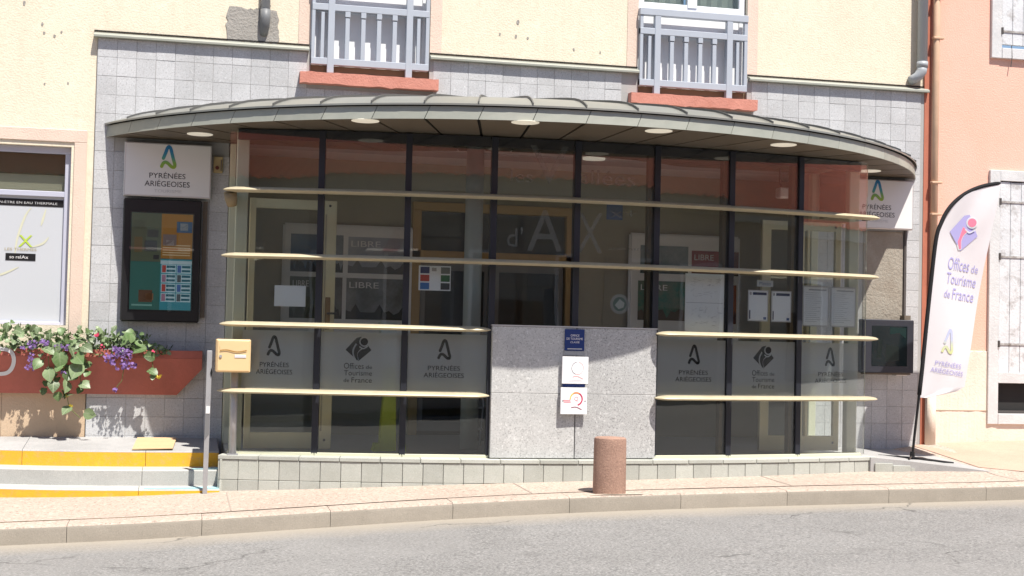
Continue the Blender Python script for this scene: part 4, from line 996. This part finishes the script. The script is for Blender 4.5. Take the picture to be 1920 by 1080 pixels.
g = G(); g.prism([(3.45, -1.0), (3.70, -1.06), (3.74, -.80), (3.50, -.74)], lambda x_, y_: (x_, y_, -.104+.02*(y_+.9)), lambda x_, y_: (x_, y_, -.092+.02*(y_+.9))); g.out('base_plate', black, t)

# ------------------------------------------------------------------ notices and stickers on the glass
def on_pane(k, x0, x1, z0, z1, label, name, cat, m, d=-.018, group=None, frame=None):
    f = PF[k]; u0, u1 = pu(k, x0), pu(k, x1); c = f.p((u0+u1)/2, z0, d)
    o = G().obox(f.p((u0+u1)/2, (z0+z1)/2, d), f.u, f.v, f.n, u1-u0, z1-z0, .004).out(name, m, origin=c)
    return tag(o, label, cat, group), f, u0, u1
o, f, a, b = on_pane(0, -2.576, -2.317, 1.207, 1.385, 'blank white sheet taped inside the leftmost pane', 'paper_sheet', 'paper', paper)
o, f, a, b = on_pane(2, -1.372, -1.098, 1.372, 1.584, 'white notice with coloured squares on the third pane', 'colour_notice', 'notice', paper)
for (cx_, r_, c_) in [(0, 0, (.02, .04, .16)), (0, 1, (.50, .05, .03)), (0, 2, (.02, .16, .45)), (2, 0, (.20, .22, .20)), (2, 1, (.05, .17, .06)), (2, 2, (.06, .06, .06)), (1, 0, (.4, .4, .4))]:
    x0 = a+.014+.088*cx_; z0 = 1.518-.068*r_
    f.rect(x0, x0+.078, z0, z0+.056, mat('chart_%d%d' % (cx_, r_), c_, .6), o, -.0152, 'coloured_square') if cx_ != 1 else f.rect(x0+.01, x0+.05, z0+.02, z0+.05, mat('chart_%d%d' % (cx_, r_), c_, .6), o, -.0152, 'coloured_square')
f = PF[4]; cx_, cz_ = pu(4, .409), 1.30
o = tag(f.g([(cx_+.088*math.cos(2*math.pi*k/28), cz_+.088*math.sin(2*math.pi*k/28)) for k in range(28)], [tuple(range(28))], -.012).out('round_sticker', film('sticker_ring', (.50, .52, .50), .75), origin=f.p(cx_, cz_-.088, -.012)), 'round pale sticker with a mountain emblem low on the middle glass', 'sticker')
f.poly([(cx_+.062*math.cos(2*math.pi*k/24), cz_+.062*math.sin(2*math.pi*k/24)) for k in range(24)], mat('sticker_green', (.14, .20, .17), .6), o, -.0108, 'sticker_centre')
f.poly([(cx_-.045, cz_-.01), (cx_+.0, cz_+.045), (cx_+.045, cz_+.01), (cx_+.035, cz_-.03), (cx_-.01, cz_-.045)], mat('sticker_pale', (.45, .47, .44), .6), o, -.0098, 'mountain_mark')
o, f, a, b = on_pane(5, 1.034, 1.419, 1.076, 1.594, 'tall town map sheet of two pages on the glass', 'map_sheet', 'map', paper)
f.rect(a+.01, b-.01, 1.332, 1.336, papershade, o, -.0152, 'fold_line'); random.seed(4)
g = G()
for k in range(70):
    x_, z_ = random.uniform(a+.03, b-.05), random.choice((random.uniform(1.12, 1.30), random.uniform(1.38, 1.56))); an = random.uniform(-.6, .6)+(1.5 if random.random() < .3 else 0); l = random.uniform(.015, .06)
    p0 = (min(b-.01, x_), z_); p1 = (min(b-.008, x_+l*math.cos(an)), z_+l*math.sin(an)*.6); vs, fs = ribbon([p0, p1], .0022, False); g.add([f.p(x, y, -.0152) for x, y in vs], fs)
g.out('map_lines', papershade, o)['kind'] = 'stuff'
o, f, a, b = on_pane(6, 1.76, 1.93, 1.500, 1.558, 'small label reading Météo above the two weather notices', 'glass_label', 'label', mat('pale_blue_paper', (.50, .56, .62), .7))
f.text('Météo', a+.025, b-.025, 1.513, 1.545, mat('blue_ink', (.06, .12, .28), .6), o, -.0152)
for k, x0, x1, z0, z1, lb in ((6, 1.668, 1.88, 1.183, 1.467, 'left weather notice with a navy heading under the small label'), (6, 1.914, 2.126, 1.181, 1.466, 'right weather notice with a navy heading under the small label')):
    o, f, a, b = on_pane(k, x0, x1, z0, z1, lb, 'weather_notice', 'notice', signframe, group='weather notices on the glass'); f.rect(a+.01, b-.01, z0+.01, z1-.01, paper, o, -.0152, 'page')
    f.rect(a+.05, b-.018, z1-.045, z1-.020, mat('navy_print', (.02, .03, .09), .6), o, -.0145, 'heading'); f.text('8', a+.016, a+.036, z1-.045, z1-.018, ink, o, -.0145); f.rect(a+.014, a+.026, z0+.02, z0+.10, mat('navy_print', (.02, .03, .09), .6), o, -.0145, 'bar_mark'); f.rect(b-.05, b-.02, z0+.016, z0+.04, mat('blue_ink', (.06, .12, .28), .6), o, -.0145, 'bar_mark')
for k, x0, x1, lb in ((7, 2.252, 2.548, 'left of the two tall framed notices on the last pane'), (7, 2.568, 2.86, 'right of the two tall framed notices on the last pane')):
    o, f, a, b = on_pane(k, x0, x1, 1.150, 1.528, lb, 'framed_notice', 'notice', signframe, group='framed notices on the last pane'); f.rect(a+.012, b-.012, 1.162, 1.516, paper, o, -.0152, 'page')
    f.rect(a+.07, b-.03, 1.484, 1.496, papershade, o, -.0145, 'heading'); random.seed(k)
    g = G()
    for q in range(15):
        z_ = 1.46-.019*q; w_ = random.uniform(.5, .95)*(b-a-.06); g.add([f.p(x, y, -.0145) for x, y in ((a+.03, z_), (a+.03+w_, z_), (a+.03+w_, z_+.003), (a+.03, z_+.003))], [(0, 1, 2, 3)])
    g.out('printed_lines', papershade, o)['kind'] = 'stuff'

# ------------------------------------------------------------------ things inside
def libre_board(x0, x1, z0, z1, cells, label, y=1.03):
    t = thing('poster_board', label, 'display board', ((x0+x1)/2, y, z0), 'poster boards inside')
    G().box(x0, x1, y, y+.06, z0, z1).out('board', boardwhite, t, bevel=.02, seg=2); f = Face((0, y, 0))
    for (a, b, c, d, col, c2, txt) in cells:
        p_ = f.rect(a, b, c, d, mat('poster_%d' % int(1000*(a+9)+c*77), col, .5, var=.8, vscale=5, vcol=c2), t, .004, 'poster')
        if txt:
            w_ = min(.30, (b-a)*.55); f.text(txt, a+.03, a+.03+w_, d-.10, d-.04, boardwhite, p_, .006)
        n = 12; pts = [(a+(b-a)*k/n, c+(d-c)*(.22+.16*math.sin(k*1.9+a*5)*math.sin(k*.7))) for k in range(n+1)]+[(b, c), (a, c)]
        f.poly(pts, mat('poster_hill_%d' % int(1000*(a+9)+c*77), tuple(q*.4 for q in c2), .5), p_, .006, 'poster_picture')
libre_board(-2.36, -1.02, .98, 2.09, [(-2.28, -2.02, 1.60, 1.98, (.06, .14, .26), (.10, .12, .14), ''), (-2.0, -1.75, 1.60, 1.98, (.30, .33, .36), (.12, .16, .18), ''), (-1.70, -1.12, 1.60, 1.97, (.30, .33, .38), (.42, .44, .46), 'LIBRE'),
                              (-2.28, -1.99, 1.13, 1.55, (.10, .12, .10), (.16, .18, .10), 'LIBRE'), (-1.96, -1.75, 1.13, 1.55, (.16, .16, .16), (.08, .09, .08), ''), (-1.71, -1.12, 1.13, 1.55, (.26, .28, .29), (.10, .11, .10), 'LIBRE')], 'white board with grey mountain posters behind the left panes')
libre_board(1.30, 2.56, .98, 2.13, [(1.42, 1.96, 1.70, 2.0, (.26, .30, .32), (.12, .18, .18), ''), (2.0, 2.40, 1.70, 1.96, (.30, .05, .05), (.22, .04, .04), 'LIBRE'), (2.42, 2.54, 1.70, 1.96, (.2, .05, .05), (.1, .03, .03), ''),
                              (1.40, 1.96, 1.20, 1.62, (.02, .17, .12), (.25, .20, .14), 'LIBRE'), (2.30, 2.52, 1.18, 1.60, (.35, .10, .02), (.25, .05, .03), 'LIBRE')], 'white board with red and green posters behind the right panes')
t = thing('sanitiser_stand', 'white and lime green dispenser stand behind the second pane', 'dispenser', (-1.53, -.86, -.046))
G().prism([(-1.625, 1.10), (-1.47, 1.10), (-1.465, .92), (-1.47, .70), (-1.585, .70), (-1.60, .9)], lambda x_, z_: (x_, -.90, z_), lambda x_, z_: (x_, -.78, z_)).out('upper_panel', mat('pale_plastic', (.60, .66, .64), .4), t, bevel=.004)
G().prism([(-1.585, .70), (-1.470, .70), (-1.455, .1), (-1.45, -.046), (-1.60, -.046), (-1.590, .2), (-1.570, .45)], lambda x_, z_: (x_, -.90, z_), lambda x_, z_: (x_, -.78, z_)).out('lower_panel', lime, t, bevel=.004)
G().prism([(-1.66, -.046), (-1.60, -.046), (-1.595, .02), (-1.64, .02)], lambda x_, z_: (x_, -.92, z_), lambda x_, z_: (x_, -.75, z_)).out('foot', lime, t); G().prism([(-1.41, -.046), (-1.36, -.046), (-1.40, .16)], lambda x_, z_: (x_, -.92, z_), lambda x_, z_: (x_, -.9, z_)).out('foot', lime, t)
G().box(-1.62, -1.47, -.93, -.90, 1.05, 1.10).out('nozzle_head', mat('pale_plastic', (.60, .66, .64), .4), t)
t = thing('leaflet_rack', 'folding wire leaflet rack beside the round column', 'rack', (-.62, -.2, -.046))
for a in (-.70, -.56): G().tube([(a, -.25, -.046), (a+.05, -.15, .35), (a, -.05, .75)], .008, 6).out('leg', signframe, t)
for zz in (.1, .3, .5, .7): G().box(-.70, -.52, -.24+zz*.2, -.20+zz*.2, zz, zz+.015).out('rail', signframe, t)
t = thing('reception_desk', 'dark reception desk standing in the middle of the room', 'desk', (0.1, .5, -.046))
G().box(-.50, .60, .42, .80, -.046, .98).out('front', mat('desk_dark', (.06, .055, .05), .5), t, bevel=.01); G().box(-.55, .65, .38, .84, .98, 1.02).out('worktop', mat('desk_top', (.24, .2, .14), .4), t, bevel=.005)
t = thing('ceiling_speaker', 'small white loudspeaker box high in the right corner of the room', 'loudspeaker', (2.42, -.40, 2.40))
G().box(2.36, 2.49, -.45, -.33, 2.42, 2.52).out('cabinet', boardwhite, t, bevel=.01); G().tube([(2.42, -.36, 2.48), (2.42, -.3, 2.60), (2.42, -.3, 2.76)], .012, 8).out('arm', iron, t)
for k, (x_, y_) in enumerate(((-1.28, -.2), (.55, -.1))):
    tag(G().tube([(x_, y_, 2.759), (x_, y_, 2.74)], .11, 24).out('room_lamp', lampdisc, origin=(x_, y_, 2.74)), ('flat round ceiling lamp seen through the third pane', 'flat round ceiling lamp seen through the fifth pane')[k], 'lamp', 'ceiling lamps inside')

# ------------------------------------------------------------------ planter and its plants
t = thing('planter_box', 'long brick red planter box with a slanted right end on the wall', 'planter', (-4.2, -.22, .40))
def pyz(z): return -.225 if z >= .725 else -.225+(.725-z)/(.725-.39)*.15
def board(P, t_=.0): return G().prism(P, lambda x, z: (x, pyz(z), z), lambda x, z: (x, pyz(z)+.025, z))
board([(-6.3, .725), (-3.140, .725), (-3.140, .798), (-6.3, .785)]).out('rim_board', planterred, t, bevel=.002)
board([(-6.3, .390), (-3.355, .390), (-3.140, .63), (-3.140, .7245), (-6.3, .7245)]).out('front_board', planterred, t)
g = G(); g.prism([(-6.3, .390), (-3.355, .390), (-3.140, .63), (-3.140, .798), (-3.165, .798), (-3.165, .645), (-3.365, .415), (-6.3, .415)], lambda x, z: (x, pyz(z)+.026, z), lambda x, z: (x, -.024, z)); g.out('trough_body', planterred, t)
G().box(-6.3, -3.17, -.198, -.03, .70, .745).out('soil_bed', soil, t)
_w = mat('letter_grey', (.55, .55, .56), .6)
pts = smooth_path([(-4.97, .785), (-4.86, .783), (-4.79, .762), (-4.762, .70), (-4.775, .625), (-4.815, .575), (-4.88, .560), (-4.97, .560)], 8)
vs, fs = ribbon(pts, .034, False); G().add([(x, pyz(z)-.005, z) for x, z in vs], fs).out('lettering', _w, t)

def leaf_mesh(kind, m):
    if kind == 0:   # heart shaped
        prof = [(.0, .06), (.10, .30), (.22, .46), (.40, .50), (.60, .42), (.80, .24), (1.0, .0)]
    elif kind == 1: # lobed round
        prof = [(.0, .04), (.08, .34), (.20, .42), (.30, .34), (.45, .50), (.60, .40), (.72, .34), (.86, .26), (1.0, .0)]
    else:           # small lance
        prof = [(.0, .03), (.2, .16), (.45, .22), (.7, .16), (1.0, .0)]
    vs = []; n = len(prof)
    for tt, w in prof:
        zc = -.28*tt*tt
        vs += [(-w, tt-(.10 if tt < .12 else 0), zc+.22*w), (0, tt, zc), (w, tt-(.10 if tt < .12 else 0), zc+.22*w)]
    fs = []
    for i in range(n-1):
        a = 3*i; fs += [(a, a+1, a+4, a+3), (a+1, a+2, a+5, a+4)]
    o = G().add(vs, fs).out('leaf', m, smooth=True); me = o.data; bpy.data.objects.remove(o); return me
LM = [leaf_mesh(0, leafm), leaf_mesh(1, leafm), leaf_mesh(0, leafl), leaf_mesh(1, leafl)]
LL = leaf_mesh(2, leafm)
def leaf_at(parent, p, size, me, rng, face_out=.8):
    # blade hanging outwards: tip direction down/outwards, normal towards the street and up
    nrm = Vector((rng.gauss(0, .45), -1*face_out+rng.gauss(0, .25), .75+rng.gauss(0, .35))).normalized()
    tip = Vector((rng.gauss(0, .8), -.5+rng.gauss(0, .3), -.7+rng.gauss(0, .5))); tip = (tip-nrm*tip.dot(nrm)).normalized()
    sx = tip.cross(nrm).normalized(); m = Matrix((sx, tip, nrm)).transposed().to_4x4()
    o = bpy.data.objects.new('leaf', me); link(o, parent, p); o.rotation_euler = m.to_euler(); o.scale = (size*rng.uniform(.85, 1.1), size, size); return o
def px(x, y, Y=-.45):                                       # planter measurements taken on the front board
    return (-4.857+x*.004513, Y, .782-(y-655)*.0046)
def flower_mesh(g, p, s, rng, petals=5):
    n = Vector((rng.gauss(0, .5), -1, rng.gauss(.2, .5))).normalized(); a = n.cross(Vector((0, 0, 1))).normalized(); b = n.cross(a); p = Vector(p); r0 = rng.random()*6
    for k in range(petals):
        t0 = r0+2*math.pi*k/petals; u = a*math.cos(t0)+b*math.sin(t0); v = a*-math.sin(t0)+b*math.cos(t0)
        g.add([p+n*.001, p+u*s*.55+v*s*.36+n*s*.15, p+u*s+n*s*.05, p+u*s*.55-v*s*.36+n*s*.15], [(0, 1, 2, 3)])
def plant(name, label, cx, leaves, flowers=(), stems=(), seed=1, small=0, sm_box=None):
    rng = random.Random(seed); t = thing(name, label, 'plant', (cx, -.3, .745), 'plants in the red planter')
    for (p, s, k) in leaves: leaf_at(t, p, s, LM[k], rng)
    if small:
        g = G(); x0, x1, z0, z1 = sm_box
        for k in range(small):
            c = Vector((rng.uniform(x0, x1), rng.uniform(-.44, -.26), rng.uniform(z0, z1))); d = Vector((rng.gauss(0, 1), rng.gauss(-.4, .6), rng.gauss(.5, .7))).normalized(); w = d.cross(Vector((rng.gauss(0, 1), rng.gauss(0, 1), rng.gauss(0, 1)))).normalized(); l = rng.uniform(.03, .06)
            g.add([c, c+d*l*.5+w*l*.25, c+d*l, c+d*l*.5-w*l*.25], [(0, 1, 2, 3)])
        g.out('small_leaves', leafm, t)['kind'] = 'stuff'
    for (m, pts, s, nm) in flowers:
        g = G()
        for p in pts: flower_mesh(g, p, s*rng.uniform(.8, 1.2), rng)
        g.out(nm, m, t)['kind'] = 'stuff'
    g = G()
    for st in stems: g.tube(st, .0035, 5)
    if stems: g.out('stem', stemm, t)
    t.location.y += .185
    return t
rng = random.Random(42)
def cluster(x0, x1, y0, y1, n, Y0=-.49, Y1=-.43): return [(*px(rng.uniform(x0, x1), rng.uniform(y0, y1))[:1], rng.uniform(Y0, Y1), px(0, rng.uniform(y0, y1))[2]) for _ in range(n)]
def blob(cx, cy, rx, ry, n, Y0=-.50, Y1=-.43):
    out = []
    while len(out) < n:
        a, b = rng.uniform(-1, 1), rng.uniform(-1, 1)
        if a*a+b*b < 1: q = px(cx+a*rx, cy+b*ry); out.append((q[0], rng.uniform(Y0, Y1), q[2]))
    return out
def top_leaves(x0, x1, n, ymin=598, ymax=652, s=(.035, .085)):
    out = []
    for _ in range(n):
        x_ = rng.uniform(x0, x1); y_ = rng.uniform(ymin, ymax); q = px(x_, y_); out.append(((q[0], rng.uniform(-.46, -.25), q[2]), rng.uniform(*s), rng.choice((0, 1, 2, 3, 3))))
    return out
plant('bushy_plant', 'bushy pale green plant at the left end of the planter', -4.82, top_leaves(-30, 45, 30, 600, 655), seed=1, small=220, sm_box=(-5.0, -4.62, .74, .98))
plant('bushy_plant', 'bushy pale green plant below the white shop window corner', -4.5, top_leaves(50, 115, 30, 610, 650), seed=2, small=220, sm_box=(-4.66, -4.32, .74, .95))
plant('bushy_plant', 'bushy plant with two pink flowers near the cladding edge', -4.2, top_leaves(120, 185, 32, 606, 650), [(pinkf, blob(176, 622, 4, 4, 6)+blob(140, 660, 4, 3, 5), .013, 'pink_flowers')], seed=3, small=220, sm_box=(-4.36, -4.0, .72, .95))
plant('bushy_plant', 'bushy plant with broad leaves at the right of the planter', -3.85, top_leaves(188, 262, 28, 612, 652)+[((px(245, 624)[0], -.42, px(245, 624)[2]), .13, 0), ((px(270, 648)[0], -.47, px(270, 648)[2]), .12, 0)], [(pinkf, blob(190, 648, 8, 6, 4), .011, 'pink_flowers')], seed=4, small=240, sm_box=(-4.05, -3.62, .72, .92))
plant('small_plant', 'small dark leafy sprig near the right end of the planter', -3.55, top_leaves(276, 320, 12, 640, 656, (.035, .06))+[((px(287, 665)[0], -.47, px(287, 665)[2]), .10, 0), ((px(278, 690)[0], -.48, px(278, 690)[2]), .09, 1), ((px(286, 700)[0], -.48, px(286, 700)[2]), .06, 3)], [(yellowf, blob(294, 701, 8, 5, 9), .014, 'yellow_flowers'), (pinkf, blob(284, 655, 3, 3, 5), .013, 'pink_flowers')], [[px(283, 650, -.44), px(284, 680, -.47), px(290, 702, -.47)]], seed=5, small=60, sm_box=(-3.64, -3.42, .74, .82))
TL = [(107, 668, .15, 0), (146, 690, .15, 2), (137, 672, .13, 0), (88, 700, .12, 2), (72, 682, .11, 0), (112, 690, .09, 1), (97, 722, .11, 2), (122, 722, .12, 2), (148, 726, .10, 2), (140, 712, .09, 0), (112, 738, .10, 0), (135, 748, .10, 2), (105, 744, .08, 0), (130, 772, .10, 2), (158, 782, .10, 2), (170, 778, .05, 3), (150, 700, .08, 0), (120, 705, .08, 0), (78, 660, .11, 3), (128, 655, .11, 3), (100, 650, .10, 3), (150, 655, .11, 2)]
plant('trailing_vine', 'trailing vine with large heart shaped leaves hanging below the planter', -4.3, [((q[0], -.47, q[2]), s, k) for (x_, y_, s, k) in TL for q in (px(x_, y_-8),)]+[((px(x_, y_)[0], rng.uniform(-.43, -.36), px(x_, y_)[2]), rng.uniform(.04, .08), rng.choice((0, 1))) for x_, y_ in [(rng.uniform(70, 165), rng.uniform(640, 730)) for _ in range(26)]], [(yellowf, blob(124, 742, 3, 3, 4)+blob(132, 760, 3, 2, 3), .013, 'yellow_flowers')],
      [[px(100, 640, -.40), px(112, 662, -.44), px(118, 700, -.46), px(122, 735, -.46), px(128, 765, -.45), px(150, 785, -.45)], [px(140, 640, -.4), px(146, 665, -.45), px(148, 715, -.46)], [px(95, 645, -.4), px(86, 668, -.45), px(90, 705, -.46)]], seed=6)
plant('violet_flower_plant', 'hanging violet flowers at the left of the planter near the painted letter', -4.62, top_leaves(30, 75, 6, 640, 660, (.04, .06)), [(violetf, blob(55, 645, 10, 8, 26)+blob(55, 672, 6, 14, 22)+blob(52, 690, 10, 6, 16)+blob(38, 653, 4, 4, 8)+blob(78, 642, 9, 7, 24), .012, 'violet_flowers')], [[px(50, 640, -.42), px(54, 690, -.46)]], seed=7)
plant('violet_flower_plant', 'small violet flower clump in the middle of the planter', -4.38, top_leaves(92, 125, 4, 640, 655, (.04, .06)), [(violetf, blob(105, 648, 9, 5, 18)+blob(122, 650, 6, 5, 14)+blob(116, 698, 5, 3, 6), .012, 'violet_flowers')], [[px(116, 650, -.42), px(116, 698, -.46)]], seed=8)
plant('violet_flower_plant', 'large violet flower cluster with one stem trailing low on the red board', -3.9, top_leaves(190, 250, 6, 640, 658, (.04, .06)), [(violetf, blob(228, 660, 17, 13, 70)+blob(200, 668, 12, 9, 34)+blob(214, 652, 10, 7, 30)+blob(232, 682, 10, 8, 34)+blob(248, 682, 5, 8, 16)+blob(206, 679, 7, 4, 14)+blob(216, 688, 3, 4, 6)+blob(215, 730, 4, 3, 9), .013, 'violet_flowers')], [[px(228, 655, -.42), px(229, 690, -.45), px(226, 712, -.45), px(218, 722, -.44), px(215, 730, -.44)], [px(205, 650, -.42), px(212, 684, -.46)]], seed=9)

# ------------------------------------------------------------------ the house across the street (behind the camera, seen in the glass)
O = thing('opposite_house', 'house across the street with a low red tiled roof, seen only reflected in the glass', 'house', (0, -15.4, -.6))
g = G(); g.box(-16, 60, -16.0, -15.4, -1.2, 4.12); g.out('rendered_wall', oppwall, O)
G().box(-16.2, 60.2, -15.42, -15.02, 3.60, 3.955).out('eaves_cornice', mat('pale_cornice', (.60, .57, .5), .8), O)
g = G(); n = 1080; rings = []
for k in range(n+1):
    x_ = -16.4+76.8*k/n; h = .045*abs(math.sin(math.pi*k/3)); rings.append([(x_, -14.9, 3.87+h), (x_, -25, 8.9+h)])
g.sweep(rings, closed=False); g.out('roof', roofred, O, smooth=True)
for k in range(20):
    x_ = -11+3.5*k; w_ = G().box(x_-.5, x_+.5, -15.40, -15.33, 1.0, 2.55).out('window', framewhite, O); G().box(x_-.43, x_+.43, -15.33, -15.325, 1.07, 2.48).out('pane', mat('far_pane', (.03, .035, .04), .1), w_)
    for s in (-1, 1): G().box(x_+s*.76-.24, x_+s*.76+.24, -15.40, -15.35, 1.0, 2.55).out('shutter', mat('grey_shutter', (.28, .29, .30), .7), w_)
for q in range(9):
    G().prism([(-15.40, 2.95), (-14.15, 2.45), (-14.15, 2.42), (-15.40, 2.92)], lambda y_, z_: (-4.6+.3*q, y_, z_), lambda y_, z_: (-4.3+.3*q, y_, z_)).out('awning_strip', mat('awning_red', (.28, .08, .09), .8) if q % 2 else mat('awning_cream', (.5, .46, .42), .8), O)
for x_, w_, c_ in ((-7.5, 1.2, (.10, .07, .05)), (1.8, 1.0, (.16, .10, .06)), (9.2, 2.4, (.07, .07, .08)), (16, 1.1, (.12, .08, .05)), (24, 2.6, (.08, .08, .09))):
    G().box(x_-w_/2, x_+w_/2, -15.40, -15.34, -.8, 1.65).out('door', mat('far_door_%d' % int(x_*10), c_, .5), O)
tag(sheet('opposite_pavement', sidewalk_m, [-16, -7, 0, 7, 14, 25, 40, 60], [-15.45, -14.4], lambda x, y: road_z(x, y)+.12), kind='structure')
